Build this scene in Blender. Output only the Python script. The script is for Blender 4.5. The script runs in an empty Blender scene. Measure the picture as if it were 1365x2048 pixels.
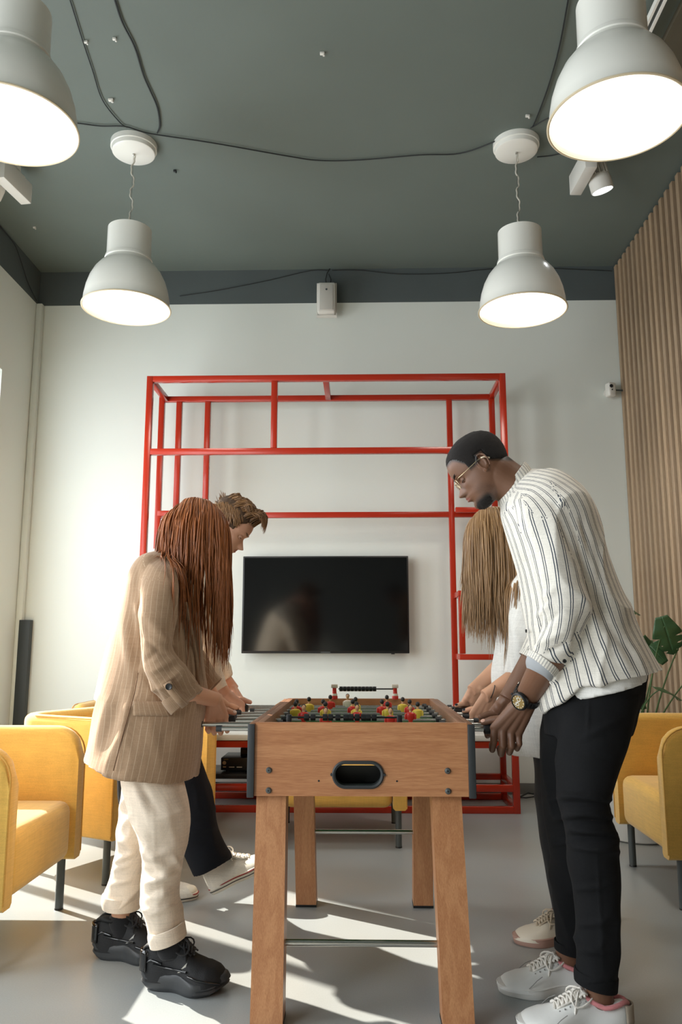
import bpy, bmesh, math, random
import numpy as np
from mathutils import Vector, Matrix, noise as mnoise

# ------------------------------------------------------------------ camera
FOC, CX, CY, CAMH = 1600.0, 682.5, 1024.0, 1.045
PITCH = math.radians(9.4391); YAW = math.radians(1.3951)
sc = bpy.context.scene
cd = bpy.data.cameras.new('camera'); cam = bpy.data.objects.new('camera', cd)
sc.collection.objects.link(cam); sc.camera = cam
cam.location = (0, 0, CAMH); cam.rotation_euler = (math.pi/2+PITCH, 0, YAW)
cd.sensor_fit = 'VERTICAL'; cd.sensor_height = 36.0; cd.lens = FOC*36.0/2048.0
cd.clip_start = 0.05; cd.clip_end = 200
# ------------------------------------------------------------------ daylight
wd = bpy.data.worlds.new('sky'); sc.world = wd; wd.use_nodes = True
bg = wd.node_tree.nodes['Background']
bg.inputs[0].default_value = (0.86, 0.93, 1.0, 1); bg.inputs[1].default_value = 1.3
SUN_AZ = Vector((0.82, -0.57, 0)).normalized(); SUN_EL = math.radians(34.0)
sd = bpy.data.lights.new('sun', 'SUN'); sun = bpy.data.objects.new('sun', sd); sc.collection.objects.link(sun)
sd.energy = 13.5; sd.color = (1.0, 0.93, 0.82); sd.angle = math.radians(0.7)
_d = Vector((SUN_AZ.x*math.cos(SUN_EL), SUN_AZ.y*math.cos(SUN_EL), -math.sin(SUN_EL)))
sun.rotation_euler = _d.to_track_quat('-Z', 'Y').to_euler(); sun.location = (-6, 8, 6)
def area(name, loc, size, energy, aim, col=(1, 1, 1)):
    l = bpy.data.lights.new(name, 'AREA'); l.shape = 'RECTANGLE'; l.size, l.size_y = size
    l.energy = energy; l.color = col
    o = bpy.data.objects.new(name, l); sc.collection.objects.link(o); o.location = loc
    o.rotation_euler = Vector(aim).to_track_quat('-Z', 'Y').to_euler(); return o
# area lamps added in the left window openings, standing in for daylight
area('daylight_standin_far', (-2.75, 4.55, 1.75), (1.5, 2.4), 56, (1, 0, -0.1), (0.90, 0.95, 1.0))
area('daylight_standin_mid', (-2.75, 2.2, 1.75), (1.5, 2.4), 56, (1, 0, -0.1), (0.90, 0.95, 1.0))
area('daylight_standin_near', (-2.75, -0.25, 1.75), (1.6, 2.4), 92, (1, .35, -0.05), (0.94, 0.97, 1.0))  # added for soft frontal light on the players
vs = sc.view_settings
vs.view_transform = 'Standard'; vs.look = 'None'; vs.exposure = 0.10; vs.gamma = 1.0; vs.use_curve_mapping = False
sc.cycles.use_denoising = True
sc.cycles.max_bounces = 8; sc.cycles.diffuse_bounces = 5; sc.cycles.glossy_bounces = 4
sc.cycles.transmission_bounces = 6; sc.cycles.sample_clamp_indirect = 6.0

# ------------------------------------------------------------------ helpers
_F = Vector((-math.sin(YAW)*math.cos(PITCH), math.cos(YAW)*math.cos(PITCH), math.sin(PITCH)))
_R = Vector((math.cos(YAW), math.sin(YAW), 0)); _U = _R.cross(_F)
def W(u, v, Y):
    """world point on the plane y=Y seen at photo pixel (u, v)"""
    r = _F + _R*((u-CX)/FOC) + _U*((CY-v)/FOC)
    return Vector((0, 0, CAMH)) + r*(Y/r.y)
PI = math.pi
OFF = {}
rng = random.Random(7)
nrg = np.random.default_rng(5)

def new_mesh(name, V, F, mats=(), mi=None, uv=None, smooth=True, sharp=None):
    me = bpy.data.meshes.new(name)
    me.from_pydata([tuple(v) for v in V], [], [tuple(f) for f in F])
    for m in mats: me.materials.append(m)
    if mi is not None and len(me.polygons): me.polygons.foreach_set('material_index', np.asarray(mi, dtype=np.int32))
    if uv is not None:
        l = me.uv_layers.new(name='UVMap'); l.data.foreach_set('uv', np.asarray(uv, dtype=np.float32).ravel())
    me.update()
    if smooth:
        me.shade_smooth()
        if sharp: me.set_sharp_from_angle(angle=math.radians(sharp))
    return me

def tag(o, label=None, cat=None, group=None, kind=None):
    if label: o['label'] = label
    if cat: o['category'] = cat
    if group: o['group'] = group
    if kind: o['kind'] = kind
    return o
def thing(name, loc, label, cat, group=None, rz=0):
    o = bpy.data.objects.new(name, None); sc.collection.objects.link(o)
    o.empty_display_size = 0.1
    o.location = loc; o.rotation_euler = (0, 0, rz); OFF[o.name] = Vector(loc)
    return tag(o, label, cat, group)
def add(name, me, parent=None, world=False, label=None):
    """link a mesh as one object; world=True: vertices are world coordinates"""
    o = bpy.data.objects.new(name, me); sc.collection.objects.link(o)
    if parent is not None:
        o.parent = parent; off = OFF[parent.name]; OFF[o.name] = off
        if world and len(me.vertices):
            me.transform(Matrix.Translation(-off))
    else: OFF[o.name] = Vector((0, 0, 0))
    if label: o['label'] = label
    return o
def struct(name, me): return tag(add(name, me), kind='structure')
def copy_tree(o, parent=None):
    c = o.copy(); sc.collection.objects.link(c); c.parent = parent
    for ch in list(o.children): copy_tree(ch, c)
    return c

class G:
    """collects shapes of ONE mesh"""
    def __init__(s): s.V = []; s.F = []; s.M = []; s.n = 0
    def add(s, V, F, m=0):
        s.V.extend([tuple(v) for v in V]); s.F.extend([tuple(i+s.n for i in f) for f in F]); s.M.extend([m]*len(F)); s.n += len(V); return s
    def box(s, lo, hi, m=0, bev=0.0, rot=None, piv=None):
        x0, y0, z0 = lo; x1, y1, z1 = hi
        if bev <= 0:
            V = [(x0,y0,z0),(x1,y0,z0),(x1,y1,z0),(x0,y1,z0),(x0,y0,z1),(x1,y0,z1),(x1,y1,z1),(x0,y1,z1)]
            F = [(0,3,2,1),(4,5,6,7),(0,1,5,4),(1,2,6,5),(2,3,7,6),(3,0,4,7)]
        else:
            b = min(bev, (x1-x0)/2.01, (y1-y0)/2.01, (z1-z0)/2.01)
            bm = bmesh.new(); bmesh.ops.create_cube(bm, size=1)
            for v in bm.verts: v.co = Vector(((x0+x1)/2+v.co.x*(x1-x0), (y0+y1)/2+v.co.y*(y1-y0), (z0+z1)/2+v.co.z*(z1-z0)))
            bmesh.ops.bevel(bm, geom=bm.edges[:], offset=b, segments=2 if b < .012 else 4, profile=0.5, affect='EDGES')
            V = [v.co.copy() for v in bm.verts]; F = [[v.index for v in f.verts] for f in bm.faces]; bm.free()
        if rot is not None:
            p = Vector(piv) if piv else Vector(((x0+x1)/2, (y0+y1)/2, (z0+z1)/2))
            V = [p + rot @ (Vector(v)-p) for v in V]
        return s.add(V, F, m)
    def tube(s, pts, r, seg=10, m=0, caps=True):
        pts = [Vector(p) for p in pts]; n = len(pts)
        rs = r if isinstance(r, (list, tuple, np.ndarray)) else [r]*n
        V = []; F = []; up = None
        for i, p in enumerate(pts):
            t = (pts[min(i+1, n-1)]-pts[max(i-1, 0)])
            t = t.normalized() if t.length > 1e-9 else Vector((0, 0, 1))
            if up is None: up = Vector((0, 0, 1)) if abs(t.z) < 0.9 else Vector((0, 1, 0))
            a = t.cross(up)
            if a.length < 1e-5: a = t.orthogonal()
            a.normalize(); b = a.cross(t); up = b
            for k in range(seg):
                q = 2*PI*k/seg; V.append(p + (a*math.cos(q)+b*math.sin(q))*rs[i])
        for i in range(n-1):
            for k in range(seg):
                k2 = (k+1) % seg; F.append((i*seg+k, i*seg+k2, (i+1)*seg+k2, (i+1)*seg+k))
        if caps: F.append(tuple(range(seg))[::-1]); F.append(tuple((n-1)*seg+k for k in range(seg)))
        return s.add(V, F, m)
    def lathe(s, prof, c=(0, 0, 0), seg=48, m=0, axis='z', close=True):
        V = []; F = []; n = len(prof)
        for (r, h) in prof:
            for k in range(seg):
                q = 2*PI*k/seg; p = (max(r, 1e-5)*math.cos(q), max(r, 1e-5)*math.sin(q), h)
                if axis == 'y': p = (p[0], p[2], p[1])
                elif axis == 'x': p = (p[2], p[0], p[1])
                V.append((p[0]+c[0], p[1]+c[1], p[2]+c[2]))
        for i in range(n-1):
            for k in range(seg):
                k2 = (k+1) % seg
                F.append((i*seg+k, i*seg+k2, (i+1)*seg+k2, (i+1)*seg+k))
        return s.add(V, F, m)
    def ell(s, c, r, seg=16, rings=10, m=0, rot=None):
        V = []; F = []
        for i in range(rings+1):
            th = PI*i/rings
            for k in range(seg):
                q = 2*PI*k/seg; p = Vector((r[0]*math.sin(th)*math.cos(q), r[1]*math.sin(th)*math.sin(q), r[2]*math.cos(th)))
                if rot is not None: p = rot @ p
                V.append(Vector(c)+p)
        for i in range(rings):
            for k in range(seg):
                k2 = (k+1) % seg; F.append((i*seg+k, (i+1)*seg+k, (i+1)*seg+k2, i*seg+k2))
        return s.add(V, F, m)
    def prism(s, poly, depth, o=(0, 0, 0), ax=(1, 0, 0), ay=(0, 0, 1), m=0):
        """extrude 2-D polygon (in ax, ay) along ax x ay by depth"""
        ax = Vector(ax); ay = Vector(ay); n = ax.cross(ay).normalized(); o = Vector(o)
        a = [o+ax*p[0]+ay*p[1] for p in poly]; b = [p+n*depth for p in a]; k = len(a)
        F = [tuple(range(k))[::-1], tuple(range(k, 2*k))]+[(i, (i+1) % k, k+(i+1) % k, k+i) for i in range(k)]
        return s.add(a+b, F, m)
    def mesh(s, name, mats, smooth=True, sharp=40):
        if not isinstance(mats, (list, tuple)): mats = [mats]
        me = new_mesh(name, s.V, s.F, mats, s.M if len(mats) > 1 else None, smooth=False)
        bm = bmesh.new(); bm.from_mesh(me); bmesh.ops.recalc_face_normals(bm, faces=bm.faces); bm.to_mesh(me); bm.free()
        if smooth: me.shade_smooth(); me.set_sharp_from_angle(angle=math.radians(sharp))
        return me

# ------------------------------------------------------------------ materials
def lin(c):
    return tuple(((x/255)/12.92 if x/255 <= 0.04045 else ((x/255+0.055)/1.055)**2.4) for x in c)
def mat(name, rgb, rough=0.6, metal=0.0, bump=0.0, bscale=60.0, var=0.0, vscale=8.0, sheen=0.0, coat=0.0,
        emit=None, estr=0.0, stretch=(1, 1, 1), spec=0.5, sss=0.0, rvar=0.0):
    m = bpy.data.materials.new(name); m.use_nodes = True; nt = m.node_tree; N = nt.nodes; L = nt.links
    b = N['Principled BSDF']; c = lin(rgb)
    b.inputs['Base Color'].default_value = (*c, 1); b.inputs['Roughness'].default_value = rough
    b.inputs['Metallic'].default_value = metal; b.inputs['Specular IOR Level'].default_value = spec
    if sheen: b.inputs['Sheen Weight'].default_value = sheen
    if coat: b.inputs['Coat Weight'].default_value = coat; b.inputs['Coat Roughness'].default_value = 0.08
    if sss: b.inputs['Subsurface Weight'].default_value = sss; b.inputs['Subsurface Radius'].default_value = (0.012, 0.005, 0.003); b.inputs['Subsurface Scale'].default_value = 1.0
    if emit: b.inputs['Emission Color'].default_value = (*lin(emit), 1); b.inputs['Emission Strength'].default_value = estr
    tc = N.new('ShaderNodeTexCoord'); mp = N.new('ShaderNodeMapping'); L.new(tc.outputs['Object'], mp.inputs[0]); mp.inputs['Scale'].default_value = stretch
    if var:
        n = N.new('ShaderNodeTexNoise'); n.inputs['Scale'].default_value = vscale; n.inputs['Detail'].default_value = 6
        L.new(mp.outputs[0], n.inputs['Vector'])
        mx = N.new('ShaderNodeMix'); mx.data_type = 'RGBA'
        mx.inputs['A'].default_value = (*[x*(1-var) for x in c], 1); mx.inputs['B'].default_value = (*[min(1, x*(1+var)) for x in c], 1)
        L.new(n.outputs[0], mx.inputs['Factor']); L.new(mx.outputs['Result'], b.inputs['Base Color'])
        if rvar:
            mr = N.new('ShaderNodeMapRange'); mr.inputs['To Min'].default_value = rough-rvar; mr.inputs['To Max'].default_value = rough+rvar
            L.new(n.outputs[0], mr.inputs['Value']); L.new(mr.outputs[0], b.inputs['Roughness'])
    if bump:
        n2 = N.new('ShaderNodeTexNoise'); n2.inputs['Scale'].default_value = bscale; n2.inputs['Detail'].default_value = 4
        L.new(mp.outputs[0], n2.inputs['Vector'])
        bu = N.new('ShaderNodeBump'); bu.inputs['Strength'].default_value = bump; bu.inputs['Distance'].default_value = 0.002
        L.new(n2.outputs[0], bu.inputs['Height']); L.new(bu.outputs[0], b.inputs['Normal'])
    return m
def fabric(name, rgb, rough=0.9, weave=900.0, strength=0.25, var=0.12, sheen=0.3, big=0.0, bigscale=7.0):
    """woven cloth: crossed threads as colour and relief, on object coordinates"""
    m = mat(name, rgb, rough, var=var, vscale=25, sheen=sheen, spec=0.25); nt = m.node_tree; N = nt.nodes; L = nt.links; b = N['Principled BSDF']
    tc = [n for n in N if n.type == 'TEX_COORD'][0]
    ad = None
    for sc3 in ((weave, 30, weave), (30, weave, 30), (40, 40, weave)):
        mp = N.new('ShaderNodeMapping'); mp.inputs['Scale'].default_value = tuple(x/10 for x in sc3); L.new(tc.outputs['Object'], mp.inputs[0])
        n = N.new('ShaderNodeTexNoise'); n.inputs['Scale'].default_value = 4; n.inputs['Detail'].default_value = 2; L.new(mp.outputs[0], n.inputs['Vector'])
        if ad is None: ad = n.outputs[0]
        else:
            a = N.new('ShaderNodeMath'); a.operation = 'ADD'; L.new(ad, a.inputs[0]); L.new(n.outputs[0], a.inputs[1]); ad = a.outputs[0]
    bu = N.new('ShaderNodeBump'); bu.inputs['Strength'].default_value = strength; bu.inputs['Distance'].default_value = 0.001
    L.new(ad, bu.inputs['Height']); last = bu
    if big:
        n = N.new('ShaderNodeTexNoise'); n.inputs['Scale'].default_value = bigscale; n.inputs['Detail'].default_value = 3; n.inputs['Distortion'].default_value = 0.6
        L.new(tc.outputs['Object'], n.inputs['Vector'])
        b2 = N.new('ShaderNodeBump'); b2.inputs['Strength'].default_value = big; b2.inputs['Distance'].default_value = 0.02
        L.new(n.outputs[0], b2.inputs['Height']); L.new(bu.outputs[0], b2.inputs['Normal']); last = b2
    L.new(last.outputs[0], b.inputs['Normal'])
    # threads tint the colour
    src = b.inputs['Base Color'].links[0].from_socket if b.inputs['Base Color'].links else None
    if src:
        mr = N.new('ShaderNodeMapRange'); mr.inputs['From Min'].default_value = 1.0; mr.inputs['From Max'].default_value = 2.0
        mr.inputs['To Min'].default_value = 0.86; mr.inputs['To Max'].default_value = 1.12; L.new(ad, mr.inputs['Value'])
        mu = N.new('ShaderNodeVectorMath'); mu.operation = 'SCALE'; L.new(src, mu.inputs[0]); L.new(mr.outputs[0], mu.inputs['Scale'])
        L.new(mu.outputs[0], b.inputs['Base Color'])
    return m
def wood(name, c1, c2, axis='x', rough=0.42, scale=1.0, ring=5.0):
    m = bpy.data.materials.new(name); m.use_nodes = True; nt = m.node_tree; N = nt.nodes; L = nt.links; b = N['Principled BSDF']
    tc = N.new('ShaderNodeTexCoord'); mp = N.new('ShaderNodeMapping'); L.new(tc.outputs['Object'], mp.inputs[0])
    s = {'x': (.9, 12, 12), 'z': (16, 16, 0.7), 'y': (9, 1.2, 9)}[axis]; mp.inputs['Scale'].default_value = tuple(q*scale for q in s)
    n = N.new('ShaderNodeTexNoise'); n.inputs['Scale'].default_value = 1.3; n.inputs['Detail'].default_value = 3; n.inputs['Distortion'].default_value = 0.4; L.new(mp.outputs[0], n.inputs['Vector'])
    mu = N.new('ShaderNodeMath'); mu.operation = 'MULTIPLY'; mu.inputs[1].default_value = ring*6.0; L.new(n.outputs[0], mu.inputs[0])
    si = N.new('ShaderNodeMath'); si.operation = 'SINE'; L.new(mu.outputs[0], si.inputs[0])
    f = N.new('ShaderNodeTexNoise'); f.inputs['Scale'].default_value = 30; f.inputs['Detail'].default_value = 6; L.new(mp.outputs[0], f.inputs['Vector'])
    a = N.new('ShaderNodeMath'); a.operation = 'MULTIPLY_ADD'; a.inputs[1].default_value = 0.13; L.new(si.outputs[0], a.inputs[0]); L.new(f.outputs[0], a.inputs[2])
    cr = N.new('ShaderNodeValToRGB'); cr.color_ramp.elements[0].position = 0.25; cr.color_ramp.elements[0].color = (*lin(c1), 1)
    cr.color_ramp.elements[1].position = 0.78; cr.color_ramp.elements[1].color = (*lin(c2), 1)
    L.new(a.outputs[0], cr.inputs[0]); L.new(cr.outputs[0], b.inputs['Base Color']); b.inputs['Roughness'].default_value = rough
    bu = N.new('ShaderNodeBump'); bu.inputs['Strength'].default_value = 0.06; bu.inputs['Distance'].default_value = 0.001; L.new(f.outputs[0], bu.inputs['Height']); L.new(bu.outputs[0], b.inputs['Normal'])
    return m
# ================================================================== ROOM
XL, XR, YB, YF, ZC, ZB = -2.56, 2.05, 5.97, -2.0, 4.0, 3.715
M_wall = mat('wall_paint', (224, 229, 222), 0.75, bump=0.15, bscale=90, var=0.02, vscale=2)
M_band = mat('dark_paint', (82, 90, 90), 0.65, bump=0.3, bscale=40, var=0.12, vscale=3)
M_ceil = mat('ceiling_paint', (104, 114, 108), 0.6, bump=0.35, bscale=30, var=0.10, vscale=1.6)
M_white = mat('white_enamel', (238, 238, 230), 0.26, var=0.01, vscale=4)
M_whitep = mat('white_plastic', (222, 220, 212), 0.45, var=0.02, vscale=6)
M_steel = mat('brushed_steel', (196, 194, 188), 0.22, metal=1.0, bump=0.05, bscale=200)
M_blackp = mat('black_plastic', (22, 24, 26), 0.38, bump=0.1, bscale=200, var=0.1, vscale=20)
M_cable = mat('black_cable', (34, 38, 38), 0.6, var=0.1, vscale=20)
M_gmetal = mat('grey_painted_metal', (88, 94, 94), 0.42, var=0.06, vscale=10, metal=0.3)
# floor: poured grey epoxy with faint brown stains and a soft gloss
M_floor = bpy.data.materials.new('epoxy_floor'); M_floor.use_nodes = True
def _floor(m):
    N = m.node_tree.nodes; L = m.node_tree.links; b = N['Principled BSDF']
    tc = N.new('ShaderNodeTexCoord')
    n = N.new('ShaderNodeTexNoise'); n.inputs['Scale'].default_value = 1.1; n.inputs['Detail'].default_value = 4; n.inputs['Distortion'].default_value = 0.1; L.new(tc.outputs['Object'], n.inputs['Vector'])
    cr = N.new('ShaderNodeValToRGB'); e = cr.color_ramp.elements
    e[0].position = 0.30; e[0].color = (*lin((154, 153, 147)), 1); e[1].position = 0.72; e[1].color = (*lin((150, 159, 163)), 1)
    L.new(n.outputs[0], cr.inputs[0])
    f = N.new('ShaderNodeTexNoise'); f.inputs['Scale'].default_value = 220; f.inputs['Detail'].default_value = 2; L.new(tc.outputs['Object'], f.inputs['Vector'])
    mr = N.new('ShaderNodeMapRange'); mr.inputs['From Min'].default_value = 0.3; mr.inputs['From Max'].default_value = 0.7; mr.inputs['To Min'].default_value = 0.95; mr.inputs['To Max'].default_value = 1.05; L.new(f.outputs[0], mr.inputs['Value'])
    s = N.new('ShaderNodeVectorMath'); s.operation = 'SCALE'; L.new(cr.outputs[0], s.inputs[0]); L.new(mr.outputs[0], s.inputs['Scale'])
    L.new(s.outputs[0], b.inputs['Base Color'])
    g = N.new('ShaderNodeTexNoise'); g.inputs['Scale'].default_value = 3.5; g.inputs['Detail'].default_value = 5; L.new(tc.outputs['Object'], g.inputs['Vector'])
    r = N.new('ShaderNodeMapRange'); r.inputs['To Min'].default_value = 0.26; r.inputs['To Max'].default_value = 0.34; L.new(g.outputs[0], r.inputs['Value']); L.new(r.outputs[0], b.inputs['Roughness'])
    bu = N.new('ShaderNodeBump'); bu.inputs['Strength'].default_value = 0.0; bu.inputs['Distance'].default_value = 0.002; L.new(f.outputs[0], bu.inputs['Height'])
    b2 = N.new('ShaderNodeBump'); b2.inputs['Strength'].default_value = 0.0; b2.inputs['Distance'].default_value = 0.01; L.new(g.outputs[0], b2.inputs['Height']); L.new(bu.outputs[0], b2.inputs['Normal'])
_floor(M_floor)
M_slat = wood('oak_slat', (128, 100, 74), (170, 142, 112), 'z', 0.6, 1.0, 3)
M_slatback = mat('slat_backing', (84, 64, 48), 0.8, var=0.1, vscale=5)
M_concrete = mat('brown_plaster', (84, 78, 62), 0.85, bump=0.4, bscale=20, var=0.12, vscale=5)

struct('floor', G().box((XL-.3, YF-.2, -.12), (XR+.2, YB+.2, 0)).mesh('floor', M_floor))
struct('ceiling', G().box((XL-.3, YF-.2, ZC), (XR+.2, YB+.2, ZC+.15)).mesh('ceiling', M_ceil))
g = G().box((XL-.3, YB, 0), (XR+.2, YB+.2, ZB), 0).box((XL-.3, YB, ZB), (XR+.2, YB+.2, ZC), 1)
struct('wall_back', g.mesh('wall_back', [M_wall, M_band]))
# left wall with window openings, the nearest one put in for frontal light
WINS = [(3.72, 5.42), (1.35, 3.05), (-1.2, .7)]; WZ0, WZ1 = 0.55, 2.99
g = G(); ys = [YF-.2]
for a, b in sorted(WINS): ys += [a, b]
ys.append(YB)
for i in range(0, len(ys), 2): g.box((XL-.3, ys[i], 0), (XL, ys[i+1], ZB))
for a, b in WINS: g.box((XL-.3, a, 0), (XL, b, WZ0)).box((XL-.3, a, WZ1), (XL, b, ZB))
g.box((XL-.3, YF-.2, ZB), (XL, YB, ZC), 1)
struct('wall_left', g.mesh('wall_left', [M_wall, M_band]))
for i, (a, b) in enumerate(WINS):
    w = struct('window_%d' % (i+1), G().box((XL-.22, a, WZ0), (XL-.16, b, WZ0+.06)).box((XL-.22, a, WZ1-.06), (XL-.16, b, WZ1))
        .box((XL-.22, a, WZ0+.06), (XL-.16, a+.06, WZ1-.06)).box((XL-.22, b-.06, WZ0+.06), (XL-.16, b, WZ1-.06)).mesh('window_frame', M_whitep))
    mid = (a+b)/2
    add('mullion', G().box((XL-.215, mid-.03, WZ0+.06), (XL-.165, mid+.03, WZ1-.06)).mesh('mullion', M_whitep), w)
    add('sill', G().box((XL-.3, a-.04, WZ0-.03), (XL+.06, b+.04, WZ0+.001), bev=.006).mesh('sill', M_whitep), w)
struct('wall_right', G().box((XR, YF-.2, 0), (XR+.2, YB, ZC)).mesh('wall_right', M_slatback))
# front wall behind the camera, dark painted
struct('wall_front', G().box((XL, YF-.2, 0), (XR, YF, ZC)).mesh('wall_front', mat('front_wall_paint', (120, 122, 116), .8, var=.05)))
struct('baseboard_back', G().box((XL, YB-.015, 0), (XR-.05, YB, .075), bev=.003).mesh('baseboard', mat('grey_baseboard', (112, 112, 108), .5, var=.05)))
struct('trim_1', G().box((XL, YB-.055, 0), (XL+.05, YB, ZB), bev=.01).mesh('trim', M_wall))
struct('trim_2', G().box((1.50, 0.4, 3.965), (XR-.05, 3.95, ZC)).mesh('ceiling_patch', M_concrete))
# slats: one object each, shared mesh
SW, SD, SP = 0.045, 0.042, 0.0953
wr = bpy.data.objects['wall_right']
sl_me = [G().box((XR-SD, -SW/2, 0), (XR, SW/2, 3.985), bev=.0015).mesh('slat', M_slat) for _ in range(1)]
k = 0; y = 5.935
def slatmat(i):
    v = 0.92+0.16*rng.random()
    return wood('oak_slat_%d' % i, tuple(int(c*v) for c in (164, 138, 110)), tuple(int(min(255, c*v)) for c in (188, 164, 134)), 'z', 0.6, 1.0, 1.5+rng.random())
smats = [slatmat(i) for i in range(5)]
smesh = [G().box((XR-SD, -SW/2, 0), (XR, SW/2, 3.985), bev=.0015).mesh('slat', m_) for m_ in smats]
while y > 1.2:
    o = add('slat', smesh[rng.randrange(5)], wr); o.location = (0, y, 0); y -= SP

# ------------------------------------------------------------------ ceiling cables, one object each
def cable(pts, label, r=.0045, z=3.992, group='cables along the ceiling'):
    P = []
    for p in pts: P.append(Vector((p[0], p[1], p[2] if len(p) > 2 else z)))
    Q_ = []
    for i in range(len(P)-1):
        p0 = P[max(i-1, 0)]; p1 = P[i]; p2 = P[i+1]; p3 = P[min(i+2, len(P)-1)]
        for t in np.linspace(0, 1, 7)[:-1]:
            Q_.append(0.5*((2*p1)+(p2-p0)*t+(2*p0-5*p1+4*p2-p3)*t*t+(3*p1-p0-3*p2+p3)*t**3))
    Q_.append(P[-1])
    return tag(add('cable', G().tube(Q_, r*.75, 6).mesh('cable', M_cable)), label, 'cable', group)
def Z4(u, v, z=3.99):
    r = _F + _R*((u-CX)/FOC) + _U*((CY-v)/FOC); t = (z-CAMH)/r.z
    return (r.x*t, r.y*t, z)
cable([Z4(u, v) for u, v in ((110, -90), (140, 0), (165, 80), (185, 140), (205, 200), (240, 245), (255, 255))], 'thin black cable running down the ceiling into the left far canopy')
cable([Z4(u, v) for u, v in ((205, -80), (230, 0), (245, 45), (270, 95), (287, 150), (300, 180), (315, 215), (320, 250), (315, 266))], 'thicker bundled black cable on the ceiling right of the thin one', .0065)
cable([Z4(u, v) for u, v in ((60, 240), (150, 246), (200, 252), (250, 253), (300, 267), (420, 285), (580, 313), (640, 321), (720, 320), (840, 310), (920, 307), (985, 285), (1000, 275))], 'long black cable crossing the ceiling between the two far canopies', .005)
cable([Z4(u, v) for u, v in ((1150, -80), (1137, 0), (1118, 100), (1095, 180), (1070, 245), (1062, 256))], 'thin black cable running down the ceiling to the right far canopy', .005)
cable([Z4(u, v) for u, v in ((1066, 254), (1100, 235), (1160, 215))], 'short black cable from right far canopy toward the near shade', .0045)
cable([Z4(u, v) for u, v in ((1075, 314), (1110, 310), (1160, 296))], 'short black cable below the right canopy, running behind the near shade', .0045)
def WB(u, v, d=.008): p = W(u, v, YB-d); return (p.x, p.y, min(p.z, 3.985))
cable([WB(u, v) for u, v in ((360, 592), (440, 580), (540, 560), (620, 540), (657, 534))], 'thin cable sagging on the dark band left of the speaker', .004, group='cables on the dark band')
cable([WB(u, v) for u, v in ((665, 534), (720, 540), (800, 548), (900, 546), (980, 538), (1080, 530), (1140, 538), (1225, 542))], 'thin cable along the dark band right of the speaker', .004, group='cables on the dark band')
def WLf(y_, z_): return (XL+.008, y_, z_)
cable([WLf(5.2, 3.98), WLf(5.45, 3.97), WLf(5.58, 3.9), WLf(5.72, 3.8), WLf(5.9, 3.73)], 'thin cable sagging on the dark band of the left wall', .004, group='cables on the dark band')
# small ceiling screws and clips
for i, (u, v, s, lb) in enumerate(((222, 200, 1.2, 'white clip on the ceiling beside the thin left cable'), (172, 84, .8, 'small clip holding the thin left cable near the top'),
        (229, 78, .8, 'small clip beside the bundled cable near the top'), (645, 107, 1.0, 'lone white clip in the middle of the ceiling'),
        (1056, 232, 1.0, 'white clip on the ceiling above the right far canopy'), (350, 342, .8, 'dark clip on the ceiling right of the left far canopy'), (69, 455, .8, 'small clip on the ceiling near the left corner'))):
    p = Z4(u, v, 3.993)
    g = G().box((p[0]-.012*s, p[1]-.008*s, p[2]-.006), (p[0]+.012*s, p[1]+.008*s, p[2]+.007), bev=.003).lathe([(0, -.014), (.006*s, -.012), (.006*s, 0)], (p[0]+.008, p[1], p[2]-.002), 8)
    tag(add('ceiling_clip', g.mesh('ceiling_clip', M_whitep if i != 5 else M_cable)), lb, 'clip', 'clips on the ceiling')

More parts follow.
